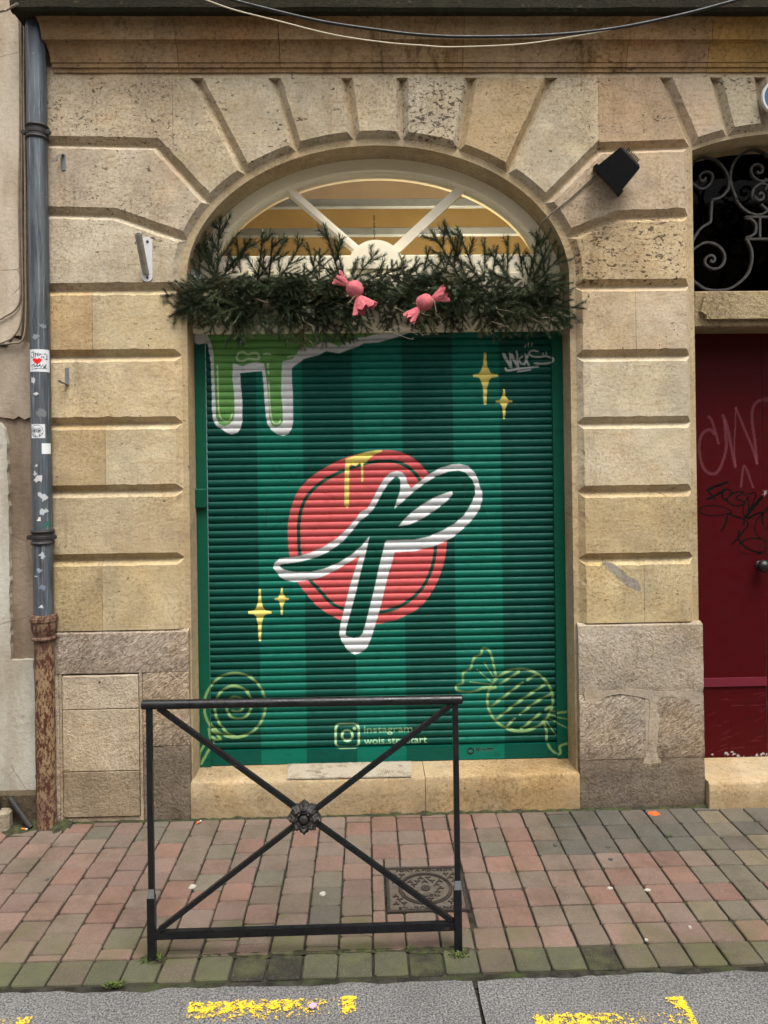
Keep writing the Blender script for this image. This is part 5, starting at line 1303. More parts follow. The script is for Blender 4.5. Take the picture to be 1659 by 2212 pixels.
# ------------------------------------------------------------------ pink wrapped sweets
def sweet(label, c_uv, a_uv, b_uv, r, y, open_end):
    root = empty('candy_ornament', V3(*c_uv, y), label, 'ornament', 'pink sweets on the garland')
    c = V3(*c_uv, y); A = V3(*a_uv, y - .01); B = V3(*b_uv, y - .03)
    ball = MB(); n, m = 22, 14; sd_ = r * 100
    ax_ = (A - B).normalized(); e1 = ax_.orthogonal().normalized(); e2 = ax_.cross(e1)
    pr_ = []
    for k in range(m + 1):
        t = math.pi * k / m; pr_.append((max(.006, r * math.sin(t)), r * 1.08 * math.cos(t)))
    for h in pr_:
        for i in range(n):
            t = 2 * math.pi * i / n; rr_ = h[0] * (1 + .05 * math.sin(5 * t + h[1] * 60) + .03 * math.sin(11 * t))
            ball.v.append(tuple(c + ax_ * h[1] + (e1 * math.cos(t) + e2 * math.sin(t)) * rr_))
    for k in range(m):
        for i in range(n):
            j = (i + 1) % n; ball.f.append((k * n + i, k * n + j, (k + 1) * n + j, (k + 1) * n + i))
    ball.build('ball', PINK, root, smooth=60, recalc=True)
    for end, flare in ((A, open_end[0]), (B, open_end[1])):
        d = (end - c); L = d.length; d.normalize(); f1 = Vector((0, -1, 0)); f1 = (f1 - d * f1.dot(d)).normalized(); f2 = d.cross(f1)
        sk = MB(); n = 40; st_ = 9; kk = r
        for k in range(st_ + 1):
            t = k / st_; h = r * .92 + (L - r * .92) * t; rad = .007 + (flare - .007) * (t ** .7)
            for i in range(n):
                a = 2 * math.pi * i / n; w_ = 1 + t * (.16 * math.sin(5 * a + 1) + .12 * math.sin(9 * a + 2) + .07 * math.sin(17 * a))
                edge = (.010 * math.sin(7 * a) + RNG.uniform(-.004, .004)) if k == st_ else 0
                sk.v.append(tuple(c + d * (h + edge) + (f1 * math.cos(a) * .45 + f2 * math.sin(a)) * rad * w_))
        for k in range(st_):
            for i in range(n):
                j = (i + 1) % n; sk.f.append((k * n + i, k * n + j, (k + 1) * n + j, (k + 1) * n + i))
        sk.build('wrapper_end', PINK, root, smooth=60)
        tw = MB(); tw.tube([c + d * r * (.98) + (f1 * math.cos(t) + f2 * math.sin(t)) * .010 for t in [2 * math.pi * i / 16 for i in range(16)]], .0022, 5, closed=True)
        tw.tube([c + d * r * 1.02 + f1 * .01, c + d * r * 1.1 + f1 * .025 + f2 * .02, c + d * r * 1.0 + f1 * .02 + f2 * .05 + Vector((0, 0, -.02))], .0010, 4)
        tw.build('twine', TWINE, root, smooth=60)
sweet('larger pink wrapped sweet on the garland with a wide open lower end', (766, 625), (729, 600), (789, 668), .041, -.125, (.032, .056))
sweet('smaller rosy sweet on the garland tilted up to the right', (917, 653), (962, 634), (883, 688), .040, -.125, (.036, .030))

# ------------------------------------------------------------------ doormat on the step
dmt = MB(); zt = ZST + .003
c4 = [G(622, 1651, zt), G(888, 1643, zt), G(888, 1678, zt), G(620, 1684, zt)]
c4[0] = (c4[0][0], .138); c4[1] = (c4[1][0], .138)
nr = 60
dmt.add([(*c4[3], zt), (*c4[2], zt), (*c4[1], zt), (*c4[0], zt), (*c4[3], zt + .004), (*c4[2], zt + .004), (*c4[1], zt + .004), (*c4[0], zt + .004)], [(0,3,2,1),(4,5,6,7),(0,1,5,4),(1,2,6,5),(2,3,7,6),(3,0,4,7)])
mat_root = empty('doormat', (sum(c[0] for c in c4) / 4, .05, zt), 'worn ribbed doormat lying on the step under the shutter', 'doormat')
dmt.build('backing', DOORMAT, mat_root)
ribs = MB()
for i in range(nr):
    a = (i + .25) / nr; b = (i + .8) / nr
    f0 = Vector(c4[3]).lerp(Vector(c4[2]), a); f1 = Vector(c4[3]).lerp(Vector(c4[2]), b); b0 = Vector(c4[0]).lerp(Vector(c4[1]), a); b1 = Vector(c4[0]).lerp(Vector(c4[1]), b)
    h0, h1 = zt + .004, zt + .0075 + RNG.uniform(-.001, .001)
    ribs.add([(*f0, h0), (*f1, h0), (*b1, h0), (*b0, h0), (*f0, h1), (*f1, h1), (*b1, h1), (*b0, h1)], [(4,5,6,7),(0,1,5,4),(1,2,6,5),(2,3,7,6),(3,0,4,7)])
ribs.build('ribs', DOORMAT, mat_root, kind='stuff')

# ------------------------------------------------------------------ pavement
YK = G(830, 2106)[1]                 # outer edge of the pavers
pave = MB(); pave.add([(-14, YK - .06, -.012), (14, YK - .06, -.012), (14, .5, -.012), (-14, .5, -.012)], [(0, 1, 2, 3)])
pav = pave.build('pavement', DIRT, None, kind='structure')
PW = .1228; X0 = G(805, 2010)[0]
def paver_mesh(seed):
    r = random.Random(seed); mb = MB(); b = .055
    j = lambda s: r.uniform(-s, s)
    o = [(-.5 + j(.012), -.5 + j(.012)), (.5 + j(.012), -.5 + j(.012)), (.5 + j(.012), .5 + j(.012)), (-.5 + j(.012), .5 + j(.012))]
    ring_ = []
    for i in range(4):                       # chipped corners
        a = Vector(o[i - 1]); c = Vector(o[i]); d = Vector(o[(i + 1) % 4]); k = r.uniform(.03, .09)
        ring_ += [c.lerp(a, k), c.lerp(d, k)]
        if True: ring_.append(c.lerp(d, .5) + Vector((j(.010), j(.010))))
    inner = [p * (1 - b * r.uniform(.6, 1.25)) for p in ring_]; n = len(ring_)
    mb.v = [(p.x, p.y, -1.0) for p in ring_] + [(p.x, p.y, -.10) for p in ring_] + [(p.x, p.y, 0) for p in inner]
    for k in (0, 1):
        for i in range(n): mb.f.append((k * n + i, k * n + (i + 1) % n, (k + 1) * n + (i + 1) % n, (k + 1) * n + i))
    mb.f.append(tuple(range(2 * n, 3 * n)))
    me = mb.mesh('paver'); me.materials.append(PAVER); return me
PM = [paver_mesh(i) for i in range(9)]
reds = [lin(158, 134, 122), lin(162, 134, 122), lin(154, 130, 120), lin(166, 138, 126), lin(152, 134, 122), lin(148, 132, 118), lin(158, 138, 126)]
greys = [lin(142, 134, 118), lin(136, 130, 116), lin(150, 142, 126), lin(128, 122, 112)]
hot = [lin(170, 134, 120), lin(164, 130, 117), lin(158, 126, 114)]
mossy = [lin(122, 118, 98), lin(114, 114, 92), lin(126, 116, 100), lin(108, 108, 88)]
PV = []
mhc = [G(832.5, 1872.8), G(994, 1872), G(1009, 1967), G(839, 1969)]
MX0, MX1 = min(mhc[0][0], mhc[3][0]), max(mhc[1][0], mhc[2][0]); MY0, MY1 = (mhc[2][1] + mhc[3][1]) / 2, (mhc[0][1] + mhc[1][1]) / 2
r_ = random.Random(21)
wall_y = -.052
for k in range(-24, 24):
    xa, xb = X0 + k * PW, X0 + (k + 1) * PW
    st_ag = xa < X0 - PW * .5
    y = YK + r_.uniform(-.002, .002); row = 0
    first = True
    while y < wall_y - .012:
        d = PW * (1.0 + r_.uniform(-.015, .015))
        if st_ag and row == 1: d = PW * ([.48, .95, .30, .72][k % 4])
        if not st_ag and row == 1: d = PW * .98
        y2 = min(y + d, wall_y)
        if wall_y - y2 < .03: y2 = wall_y
        PV.append((xa, xb, y, y2, row, st_ag)); y = y2; row += 1
def keepmh(p):
    xa, xb, y, y2, row, s_ = p
    out = []
    if xb < MX0 - .004 or xa > MX1 + .004 or y2 < MY0 - .004 or y > MY1 + .004: return [p]
    if xa < MX0 - .03: out.append((xa, MX0 - .006, y, y2, row, s_))
    if xb > MX1 + .03: out.append((MX1 + .006, xb, y, y2, row, s_))
    xa2, xb2 = max(xa, MX0 - .006), min(xb, MX1 + .006)
    if xb2 - xa2 > .03:
        if y < MY0 - .03: out.append((xa2, xb2, y, MY0 - .006, row, s_))
        if y2 > MY1 + .03: out.append((xa2, xb2, MY1 + .006, y2, row, s_))
    return out
PV2 = [q_ for p in PV for q_ in keepmh(p)]
def pv_color(xa, xb, y, y2, row):
    xm_, ym = (xa + xb) / 2, (y + y2) / 2; uv = in_frame(xm_, ym, 0); u, v = uv
    if row == 0:
        if 505 < u < 655 and u < 655 or 866 < u < 965 or 1268 < u < 1345: return [c * .42 for c in lin(96, 92, 80)], .5
        return r_.choice(mossy), .35
    c = r_.choice(reds) if r_.random() < .84 else r_.choice(hot)
    if r_.random() < .11: c = r_.choice(greys)
    al = .92
    if u > 1180 and v < 1835: c = r_.choice([lin(124, 118, 108), lin(128, 118, 110), lin(118, 114, 106)])
    if 1215 < u < 1480 and 1880 < v < 1930: c = r_.choice(hot) if r_.random() < .5 else r_.choice(reds)
    if u > 1520 and v < 1985 and r_.random() < .75: c = r_.choice([lin(150, 138, 116), lin(140, 132, 116)])
    if row == 1 or v > 2000:
        al = .55 if r_.random() < .7 else .8
        if r_.random() < .35: c = [a * .8 + b * .2 for a, b in zip(c, mossy[1])]
    if 590 < u < 975 and row in (1, 2) and v > 1990: al = .3
    return c, al
scored = []
for p in PV2:
    uv = in_frame((p[0] + p[1]) / 2, (p[2] + p[3]) / 2, 0)
    vis = uv is not None and -40 < uv[0] < IW + 40 and uv[1] < IH + 60
    scored.append((not vis, abs((p[0] + p[1]) / 2), p))
scored.sort(key=lambda t: (t[0], t[1]))
rest = MB()
for i, (nv, _, p) in enumerate(scored):
    xa, xb, y, y2, row, s_ = p; g = .0062
    sx_, sy_ = xb - xa - g, y2 - y - g; cx_, cy_ = (xa + xb) / 2, (y + y2) / 2
    if sx_ < .012 or sy_ < .012: continue
    col_, al = pv_color(xa, xb, y, y2, row); jj = 1 + r_.uniform(-.08, .08)
    if i < 298:
        o = bpy.data.objects.new('paver', PM[r_.randrange(9)]); COL.objects.link(o); o.parent = pav
        o.location = Vector((cx_ + r_.uniform(-.0012, .0012), cy_, r_.uniform(-.002, .0012) - (.004 if row == 0 and col_[0] < .05 else 0))) - WLOC[pav.name]
        o.scale = (sx_, sy_, .04); o.rotation_euler = (r_.uniform(-.006, .006), r_.uniform(-.006, .006), r_.uniform(-.007, .007))
        mg_ = sum(col_) / 3; o.color = (*[(c_ * t_) * jj * .44 for c_, t_ in zip(col_, (1.0, .985, .965))], al)
    else:
        rest.box(cx_ - sx_ / 2, cx_ + sx_ / 2, cy_ - sy_ / 2, cy_ + sy_ / 2, -.03, r_.uniform(-.002, .001))
if rest.v: rest.build('outlying_pavers', PAVER, pav, color=(*lin(150, 128, 116, .6), .9), kind='stuff')

# dirt and moss gathered along the foot of the walls and the road edge
def dirt_line(name, pts, wid, h, label=None):
    mb = MB(); n = len(pts)
    for i, (x, y) in enumerate(pts):
        w_ = wid * (.5 + abs(mnoise.noise(Vector((x * 9, y * 5, 2))) * 1.8)); hh = h * (.4 + abs(mnoise.noise(Vector((x * 13, y * 5, 6))) * 1.6))
        for k in range(5):
            a = k / 4; mb.v.append((x, y - w_ * a, -.004 + hh * (1 - a) ** 1.5 + (mnoise.noise(Vector((x * 60, a * 9, 1))) * .002 if k < 4 else 0)))
    for i in range(n - 1):
        for k in range(4): mb.f.append((i * 5 + k, i * 5 + k + 1, (i + 1) * 5 + k + 1, (i + 1) * 5 + k))
    return mb.build(name, MOSS_SHADE, None, smooth=60, kind='stuff')
dirt_line('moss_dirt_and_shade', [(XNL + (XBR - XNL) * i / 500, -.043) for i in range(501)], .022, .012)
dirt_line('moss_dirt_and_shade', [(G(0, 1800)[0] - .6 + (P(125, 1790, 0)[0] + .1 - G(0, 1800)[0] + .6) * i / 60, -.05) for i in range(61)], .10, .03)

dirt_line('moss_dirt_and_shade', [(G(440, 2030)[0] + (G(1010, 2030)[0] - G(440, 2030)[0]) * i / 90, YK + PW + .012) for i in range(91)], .022, .007)
# ------------------------------------------------------------------ road
road = empty('road', (0, YK - 1, -.004), kind='structure')
xcr = G(1022, 2110)[0]; xcr2 = G(1045, 2212)[0]
def asphalt(x0, x1, slope0, slope1, seed):
    mb = MB(); n = int((x1 - x0) / .012) if (x1 - x0) < 4 else 500; ny = 14
    for k in range(ny + 1):
        for i in range(n + 1):
            a = i / n
            yt = YK - .028 + mnoise.fractal(Vector((x0 + (x1 - x0) * a, seed, 0)) * 7, 1, 2, 4) * .016
            b = (k / ny) ** 2.2; y = yt + (-9.0 - yt) * b
            xx0 = x0 + (slope0 * (yt - y) if slope0 else 0) + (mnoise.noise(Vector((y * 22, seed, 3))) * .008 if slope0 else 0)
            xx1 = x1 + (slope1 * (yt - y) if slope1 else 0) + (mnoise.noise(Vector((y * 22, seed, 5))) * .008 if slope1 else 0)
            x = xx0 + (xx1 - xx0) * a
            mb.v.append((x, y, (-.006 if k == 0 else 0.0) + mnoise.noise(Vector((x * 3, y * 3, 1))) * .003 * (b < .3)))
    for k in range(ny):
        for i in range(n):
            a = k * (n + 1) + i; mb.f.append((a, a + n + 1, a + n + 2, a + 1))
    return mb.build('asphalt_patch', ASPHALT, road, smooth=40)
sl = (xcr2 - xcr) / (YK - .03 - G(1045, 2212)[1])
asphalt(-14, xcr - .004, 0, sl, 3.3); asphalt(xcr + .010, 14, sl, 0, 7.7)
mb = MB(); mb.add([(-14, -9, -.018), (14, -9, -.018), (14, YK - .05, -.018), (-14, YK - .05, -.018)], [(0, 1, 2, 3)]); mb.build('road_bed', DIRT, road)
def marking(u0, u1, v0, v1, dens):
    a = G(u0, v0); b = G(u1, v0); c = G((u0 + u1) / 2, v1); nx, ny = 70, 36; mb = MB(); C = []
    for k in range(ny + 1):
        for i in range(nx + 1):
            s_, t = i / nx, k / ny; x = a[0] + (b[0] - a[0]) * s_; y = (a[1] + b[1]) / 2 + (c[1] - a[1]) * t
            mb.v.append((x, y, .0055)); C.append(dens(s_, t))
    for k in range(ny):
        for i in range(nx): q_ = k * (nx + 1) + i; mb.f.append((q_, q_ + nx + 1, q_ + nx + 2, q_ + 1))
    mb.c = np.array([[c_, c_, c_] for c_ in C]); return mb.build('road_marking', YELLOW, road)
sm = lambda a, b, x: max(0, min(1, (x - a) / (b - a)))
def box1(s, t):
    e = sm(0, .03, s) * sm(1, .975, s) * sm(0, .10, t)
    band = .95 * sm(.05, .16, t) * (1 - .22 * sm(.55, .85, s)) * (1 - .35 * sm(.30, .60, t))
    end = .98 * sm(.80, .90, s) * sm(.03, .14, t) * (1 - .5 * sm(.35, .6, t))
    return min(1.2, max(band * e, end * sm(1, .97, s)))
def box2(s, t):
    e = sm(0, .04, s) * sm(1, .96, s) * sm(0, .12, t)
    band = (.95 - .22 * sm(.35, .7, s)) * sm(.25, .45, t) * (1 - .5 * sm(.75, 1, t))
    end = 1.12 * sm(.72, .90, s - .12 * t) * sm(.05, .18, t)
    return min(1.25, max(band * e, end * e))
marking(408, 780, 2146, 2262, box1); marking(1122, 1478, 2142, 2258, box2); marking(-260, 82, 2194, 2275, box1)

# ------------------------------------------------------------------ cast iron cover
mh = empty('manhole_cover', ((MX0 + MX1) / 2, (MY0 + MY1) / 2, 0), 'square cast iron utility cover with round lid set in the pavers', 'manhole cover')
fr = MB(); t_ = .012; zb0, zt0 = -.03, .001
fr.box(MX0, MX1, MY0, MY0 + t_, zb0, zt0); fr.box(MX0, MX1, MY1 - t_, MY1, zb0, zt0); fr.box(MX0, MX0 + t_, MY0 + t_, MY1 - t_, zb0, zt0); fr.box(MX1 - t_, MX1, MY0 + t_, MY1 - t_, zb0, zt0)
IRON = simple('worn_cast_iron', lin(70, 63, 58, .7), .6, .3, .6, 30, .25, .4, (.5, .48, .46))
IRONLO = simple('cast_iron_recess', lin(104, 96, 86, .7), .8, .1, .7, 40, .3, .2, (.55, .52, .48))
fr.build('frame', IRON, mh)
pl = MB(); pl.box(MX0 + t_, MX1 - t_, MY0 + t_, MY1 - t_, -.03, -.0035); pl.build('plate', IRONLO, mh)
mcx, mcy = (MX0 + MX1) / 2, (MY0 + MY1) / 2; RL = .107
rg = MB(); rg.lathe([(RL - .004, -.004), (RL - .004, .001), (RL + .004, .001), (RL + .004, -.004)], (mcx, mcy, 0), n=56, cap=False)
rg.lathe([(RL - .011, -.004), (RL - .011, .0005), (RL - .008, .0005), (RL - .008, -.004)], (mcx, mcy, 0), n=56, cap=False); rg.build('lid_ring', IRON, mh)
ctr = MB(); ctr.lathe([(.019, -.004), (.019, .0008)], (mcx, mcy, 0), n=28); ctr.build('lid_boss', IRON, mh)
tp = MB()
def ybar(x, y, rot, ln=.0128, wd_=.0028):
    for a in (0, 120, 240):
        t = RAD(a + rot); d = Vector((math.cos(t), math.sin(t))); nn = Vector((-d.y, d.x)) * wd_
        p0 = Vector((x, y)); p1 = p0 + d * ln
        pts = [p0 - nn, p1 - nn, p1 + nn, p0 + nn]
        tp.add([(*p, -.004) for p in pts] + [(*p, .0006) for p in pts], [(4, 5, 6, 7), (0, 1, 5, 4), (1, 2, 6, 5), (2, 3, 7, 6), (3, 0, 4, 7)])
s_ = .031
for i in range(-5, 6):
    for j in range(-6, 7):
        x = mcx + i * s_ + (s_ / 2 if j % 2 else 0); y = mcy + j * s_ * .80
        d = math.hypot(x - mcx, y - mcy)
        if abs(x - mcx) > (MX1 - MX0) / 2 - t_ - .014 or abs(y - mcy) > (MY1 - MY0) / 2 - t_ - .030: continue
        if RL - .026 < d < RL + .018 or d < .032: continue
        if d < RL and y < mcy - .035 and abs(x - mcx) < .07 and y > mcy - .065: continue
        ybar(x, y, 30 if (i + j) % 2 else 90)
tp.build('tread_pattern', IRON, mh, kind='stuff')
def text3(body, x0, x1, yb, hgt, z, flip=False):
    mb = MB()
    for t in text_tris(body):
        pts = []
        for a, b in t:
            if flip: pts.append((x1 - a * (x1 - x0), yb - b * hgt))
            else: pts.append((x0 + a * (x1 - x0), yb + b * hgt))
        ar_ = (pts[1][0] - pts[0][0]) * (pts[2][1] - pts[0][1]) - (pts[2][0] - pts[0][0]) * (pts[1][1] - pts[0][1])
        if ar_ < 0: pts = pts[::-1]
        mb.add([(*p, -.004) for p in pts] + [(*p, z) for p in pts], [(3, 4, 5), (0, 1, 4, 3), (1, 2, 5, 4), (2, 0, 3, 5)])
    return mb
text3('PONT A MOUSSON', MX0 + .045, MX1 - .035, MY1 - t_ - .020, .024, .0006).build('lettering', IRON, mh)
text3('FONTE DUCTILE', MX0 + .045, MX1 - .040, MY0 + t_ + .020, .024, .0006, True).build('lettering', IRON, mh)
text3('TROTTOIR', mcx - .055, mcx + .055, mcy - .042, .022, .0006, True).build('lettering', IRON, mh)

# ------------------------------------------------------------------ barrier
bl, brt = G(322, 2066), G(992, 2062)
YB = (bl[1] + brt[1]) / 2
bar = empty('barrier', ((bl[0] + brt[0]) / 2, YB, 0), 'black cast iron pedestrian barrier with crossed bars and rosette', 'barrier')
def bp(u, v, dy=0.0): return V3(u, v, YB + dy)
t0, t1 = bp(306, 1522.5), bp(999, 1511)
zr = (t0.z + t1.z) / 2
zr0, zr1 = t0.z, t1.z
rl = MB(); rr_ = .0165; L = t1 - t0; d = L.normalized()
rl.lathe([(rr_ - .004, 0), (rr_, .004), (rr_, L.length - .004), (rr_ - .004, L.length)], t0, d, 24); rl.build('top_rail', BLACKPAINT, bar, smooth=35)
xl0, xr0 = bp(326, 1800).x, bp(987, 1800).x
def post(x, ztop):
    m_ = MB(); m_.bevbox(x - .010, x + .010, YB - .010, YB + .010, .15, ztop, .002); o = m_.build('post', BLACKPAINT, bar)
    m_ = MB(); m_.bevbox(x - .0145, x + .0125, YB - .015, YB + .013, -.02, bp(322, 1935).z, .002); s_ = m_.build('post_sleeve', BLACKPAINT, bar)
    m_ = MB(); zz_ = bp(322, 1935).z; m_.add([(x - .0145, YB - .015, zz_ - .002), (x + .0125, YB - .015, zz_ - .002), (x + .010, YB - .0105, zz_ + .028), (x - .010, YB - .0105, zz_ + .028)], [(0, 1, 2, 3)]); m_.build('weld_seam', GALV, s_)
post(xl0, zr0 - .012); post(xr0, zr1 - .012)
b0, b1 = bp(336, 2019), bp(982, 1999)
zb_l = (b0.z + b1.z) / 2
m_ = MB(); m_.frame_sweep([Vector((xl0 + .008, YB, b0.z)), Vector((xr0 - .008, YB, b1.z))], [(-.014, -.009), (-.014, .009), (.014, .009), (.014, -.009)], up=(0, 0, 1)); m_.build('bottom_rail', BLACKPAINT, bar, recalc=True)
def diag(a, b, dy):
    m_ = MB(); a, b = a + Vector((0, dy, 0)), b + Vector((0, dy, 0)); mid = a.lerp(b, .5) + Vector((0, -dy * .9, 0))
    m_.frame_sweep([a, a.lerp(b, .42) - Vector((0, dy * .3, 0)), mid, a.lerp(b, .58) - Vector((0, dy * .3, 0)), b], [(-.0085, -.0085), (-.0085, .0085), (.0085, .0085), (.0085, -.0085)], up=(0, 0, 1)); m_.build('cross_bar', BLACKPAINT, bar, recalc=True)
zlo = zb_l + .014
diag(bp(342, 1530), bp(982, 1994), .004); diag(bp(974, 1522), bp(346, 2006), -.004)
cr = bp(657, 1765); rs = MB()
prof_r = [(.0, -.030), (.012, -.030), (.0165, -.026), (.0175, -.020), (.0175, -.012), (.024, -.012), (.026, -.020), (.034, -.024)]
rc = MB(); rc.lathe([(.001, .022), (.010, .022), (.0145, .019), (.016, .014), (.016, .006)], (cr.x, YB - .006, cr.z), (0, -1, 0), 24, cap=False)
ros = empty('rosette', (cr.x, YB, cr.z)); ros.parent = bar; ros.location = Vector((cr.x, YB, cr.z)) - WLOC[bar.name]; WLOC[ros.name] = Vector((cr.x, YB, cr.z))
rc.build('boss', BLACKIRON, ros, smooth=50)
n, m = 96, 12; R0 = .057
for k in range(m + 1):
    q_ = k / m; r0_ = .017 + (R0 - .017) * q_
    for i in range(n):
        a = 2 * math.pi * i / n; lobe = .5 + .5 * math.cos(8 * a); r2 = r0_ * (1 - .16 * q_ * (1 - lobe) + .03 * q_ * math.cos(24 * a))
        h = .010 + .013 * math.sin(q_ * math.pi) * (.55 + .45 * lobe) + .0035 * math.cos(24 * a) * q_ * lobe - .012 * q_ * q_ - (.006 if q_ < .12 else 0) + .005 * math.sin(q_ * 15) * lobe
        rs.v.append((cr.x + r2 * math.cos(a), YB - .008 - h, cr.z + r2 * math.sin(a)))
for k in range(m):
    for i in range(n): j = (i + 1) % n; rs.f.append((k * n + i, k * n + j, (k + 1) * n + j, (k + 1) * n + i))
b_ = len(rs.v)
for i in range(n): x, y, z = rs.v[m * n + i]; rs.v.append((x, YB + .012, z))
for i in range(n): j = (i + 1) % n; rs.f.append((m * n + i, m * n + j, b_ + j, b_ + i))
rs.build('leaf_disc', BLACKIRON, ros, smooth=50, recalc=True)
dsk = MB(); dsk.lathe([(.018, 0), (.018, .012)], (cr.x, YB - .002, cr.z), (0, -1, 0), 24); dsk.build('hub_back', BLACKIRON, ros)

for x_ in (xl0, xr0):  # dark dirt mounds standing in for contact shadow round the post feet
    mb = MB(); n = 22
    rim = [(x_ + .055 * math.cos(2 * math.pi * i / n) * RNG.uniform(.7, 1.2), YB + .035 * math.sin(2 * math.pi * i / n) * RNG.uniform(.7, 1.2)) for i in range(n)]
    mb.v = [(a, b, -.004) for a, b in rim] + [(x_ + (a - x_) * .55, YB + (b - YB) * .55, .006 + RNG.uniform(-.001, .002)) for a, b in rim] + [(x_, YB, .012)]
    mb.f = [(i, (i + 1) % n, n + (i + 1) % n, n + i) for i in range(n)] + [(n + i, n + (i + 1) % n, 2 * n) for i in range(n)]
    mb.build('moss_dirt_and_shade', MOSS_SHADE, None, smooth=60, kind='stuff')
# ------------------------------------------------------------------ weeds, litter and spots on the ground
def weed(u, v, n, size, label):
    x, y = G(u, v); mb = MB(); r2 = random.Random(int(u * 7 + v))
    for i in range(n):
        a = r2.uniform(0, 2 * math.pi); ln = size * r2.uniform(.4, 1); lean = r2.uniform(.3, 1.1); o = Vector((x + r2.uniform(-1, 1) * size * .8, y + r2.uniform(-1, 1) * size * .4, -.004))
        d = Vector((math.cos(a) * math.sin(lean), math.sin(a) * math.sin(lean), math.cos(lean))); s_ = d.cross(Vector((0, 0, 1))).normalized() * ln * r2.uniform(.05, .13)
        mid = o + d * ln * .55; tip = o + d * ln + Vector((0, 0, -.25 * ln * lean))
        mb.add([o - s_ * .4, o + s_ * .4, mid + s_, tip, mid - s_], [(0, 1, 2, 3, 4)])
    return mb.build('weed', GRASS, None, label=label, cat='weed', group='weeds in the paving')
weed(330, 2074, 90, .036, 'straggly green weeds at the foot of the left barrier post')
weed(245, 2128, 60, .032, 'grass tuft at the road edge left of the barrier')
weed(992, 2064, 60, .030, 'thin dry weeds at the foot of the right barrier post')
weed(790, 2010, 34, .026, 'small green sprout under the middle of the barrier')
weed(884, 2048, 24, .022, 'tiny green sprout in the edge row left of the right barrier post')
weed(1445, 1806, 22, .018, 'tiny moss tuft between pavers in front of the right pier')
def flat_spot(name, u, v, ru, rv, mat, label, cat, group=None, seed=1):
    x, y = G(u, v); mb = MB(); r2 = random.Random(seed); n = 18
    kx = ru / F * (y + CAMD); ky = rv / F * (y + CAMD) * (y + CAMD) / CAMH
    rim = [(x + kx * math.cos(t) * r2.uniform(.7, 1.1), y + ky * math.sin(t) * r2.uniform(.7, 1.1)) for t in [2 * math.pi * i / n for i in range(n)]]
    mb.v = [(a, b, -.001) for a, b in rim] + [(x + (a - x) * .85, y + (b - y) * .85, .0032) for a, b in rim]
    mb.f = [(i, (i + 1) % n, n + (i + 1) % n, n + i) for i in range(n)] + [tuple(range(n, 2 * n))]
    return mb.build(name, mat, None, label=label, cat=cat, group=group)
flat_spot('paint_spot', 1413, 1757, 13, 5, FLUO, 'bright orange paint spot on the pavers before the right pier', 'paint spot', None, 4)
for i, (u, v, a, b, mt, lb) in enumerate([(1318, 1919, 7, 3, GUM, 'pale flattened gum left of a pair on the right paving'), (1399, 1923, 8, 3, GUM, 'pale flattened gum right of a pair on the right paving'), (1396, 2031, 5, 3, GUM, 'small pale gum spot near the road edge on the right'),
        (416, 1915, 9, 5, GUM, 'round grey gum stain right of the left barrier post'), (572, 2021, 5, 3, GUM, 'pale gum spot inside the left half of the barrier'), (697, 1931, 7, 5, GUM, 'grey gum ring on the pavers under the rosette'),
        (1313, 1831, 6, 2.5, GUMD, 'upper black gum spot on the right paving'), (1319, 1857, 6, 3, GUMD, 'lower black gum spot on the right paving'), (1199, 1826, 5, 3, GUMD, 'black gum spot right of the barrier rail'), (1490, 2003, 4, 3, GUM, 'tiny pale gum spot right of the moss-edged joint'), (102, 1901, 5, 4, GUMD, 'dark gum spot on the left paving'), (1560, 1810, 4, 2, GUMD, 'tiny dark gum spot before the red door')]):
    flat_spot('gum_spot', u, v, a, b, mt, lb, 'gum spot', 'gum spots on the paving', 10 + i)
def butt(u, v, ang, label):
    x, y = G(u, v, .004); rt_ = empty('cigarette_butt', (x, y, 0), label, 'cigarette butt', 'cigarette butts along the wall'); d = Vector((math.cos(ang), math.sin(ang), 0)); o = Vector((x, y, .0075))
    MB().lathe([(.0038, 0), (.0038, .022)], o - d * .013, d, 10).build('filter', ORANGE, rt_); MB().lathe([(.0037, 0), (.0036, .008)], o + d * .0095, d, 10).build('paper', PAPERW, rt_)
butt(52, 1792, -.15, 'orange cigarette butt below the leaning black pipe'); butt(429, 1778, 1.1, 'orange cigarette butt at the foot of the doorstep')
fx, fy = G(676, 2178); fl_ = MB()
for i in range(7):
    a = 2 * math.pi * i / 7; c = Vector((fx + .006 * math.cos(a), fy + .006 * math.sin(a), .004)); e1 = Vector((math.cos(a), math.sin(a), .7)).normalized(); e2 = Vector((-math.sin(a), math.cos(a), 0))
    fl_.add([c - e2 * .003, c + e1 * .006 - e2 * .006, c + e1 * .010, c + e1 * .006 + e2 * .006, c + e2 * .003], [(0, 1, 2, 3, 4)])
fl_.lathe([(.005, 0), (.004, .004), (.001, .006)], (fx, fy, .0), (0, 0, 1), 8)
fl_.build('fallen_flower', LILAC, None, label='small lilac flower lying on the asphalt above the yellow marking', cat='flower')

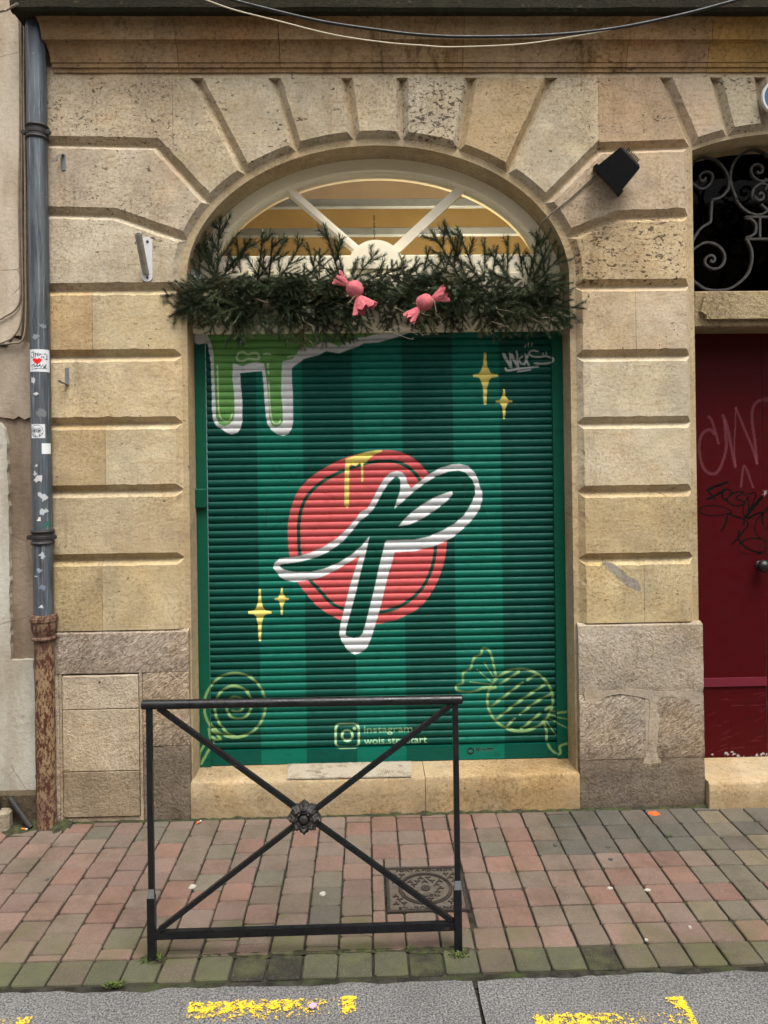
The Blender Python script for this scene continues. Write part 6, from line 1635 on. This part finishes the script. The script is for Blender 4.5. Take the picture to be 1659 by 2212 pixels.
# things in the corner at the far left
zQ = Zm(0, 1950, .12055)
sb = MB(); a = G(*zQ([(10, 1090)])[0]); x_r = G(*zQ([(245, 1000)])[0])[0]
hb = P(*zQ([(120, 620)])[0], a[1] + .03)[1]
sb.bevbox(x_r - .30, x_r, a[1] + .005, -.06, -.01, max(.06, hb), .012); sb.build('loose_stone', ROUGH, None, color=(*lin(198, 190, 170, .6), .4), label='pale loose stone block on the pavement at the far left', cat='stone')
hi = zQ([(200, 370), (640, 1030)])
lo_ = G(*hi[1]); pA = Vector((lo_[0], lo_[1], .012)); pB = V3(*hi[0], -.075)
lp_ = MB(); dd = pB - pA; lp_.lathe([(.0135, 0), (.0135, dd.length), (.009, dd.length), (.009, dd.length - .03)], pA, dd.normalized(), 16, cap=False); lp_.build('leaning_pipe', BLACKIRON, None, smooth=40, label='short black iron pipe leaning beside the drainpipe foot', cat='pipe')
tb = MB(); tx, ty = G(-14, 1792)
tb.lathe([(.045, 0), (.056, .02), (.060, .06), (.052, .11), (.040, .16), (.036, .22), (.030, .225)], (tx - .02, ty, 0), n=24); tb.build('black_tub', BLACKPLASTIC, None, smooth=40, label='black rounded plastic object cut off by the left picture edge', cat='tub')
lv_ = MB(); lx, ly = G(*zQ([(660, 900)])[0])
lv_.add([(lx - .012, ly, .002), (lx + .006, ly - .004, .004), (lx + .016, ly + .002, .03), (lx + .002, ly + .008, .042)], [(0, 1, 2, 3)]); lv_.build('dry_leaf', TWINE, None, label='curled dry leaf between the leaning pipe and the drainpipe', cat='leaf')

# ------------------------------------------------------------------ unseen houses across the street, added behind the camera to shape the light
op = empty('unseen_opposite_houses', (0, -8.6, 0), kind='structure')
mb = MB(); mb.box(-14, 14, -9.4, -8.6, -.1, 6.2); OPM = plaster_mat('unseen_opposite_render', lin(224, 214, 194, .85), lin(204, 190, 166, .85)); mb.build('unseen_facade', OPM, op)
for i in range(-5, 6):
    for z in (.6, 3.3):
        m_ = MB(); m_.bevbox(i * 2.4 - .55, i * 2.4 + .55, -8.62, -8.55, z, z + 1.8, .02); f_ = m_.build('unseen_window', DARKBOARD, op)
mb = MB(); mb.box(XBR + .001, 14, .0, .5, -.1, 8.2); mb.build('added_street_wall', OPM, op)
mb = MB(); mb.box(-14, XNL - .001, .0, .5, -.1, 8.2); mb.build('added_street_wall', OPM, op)
print('garland sprigs', gcount, 'pavers', len(PV2))
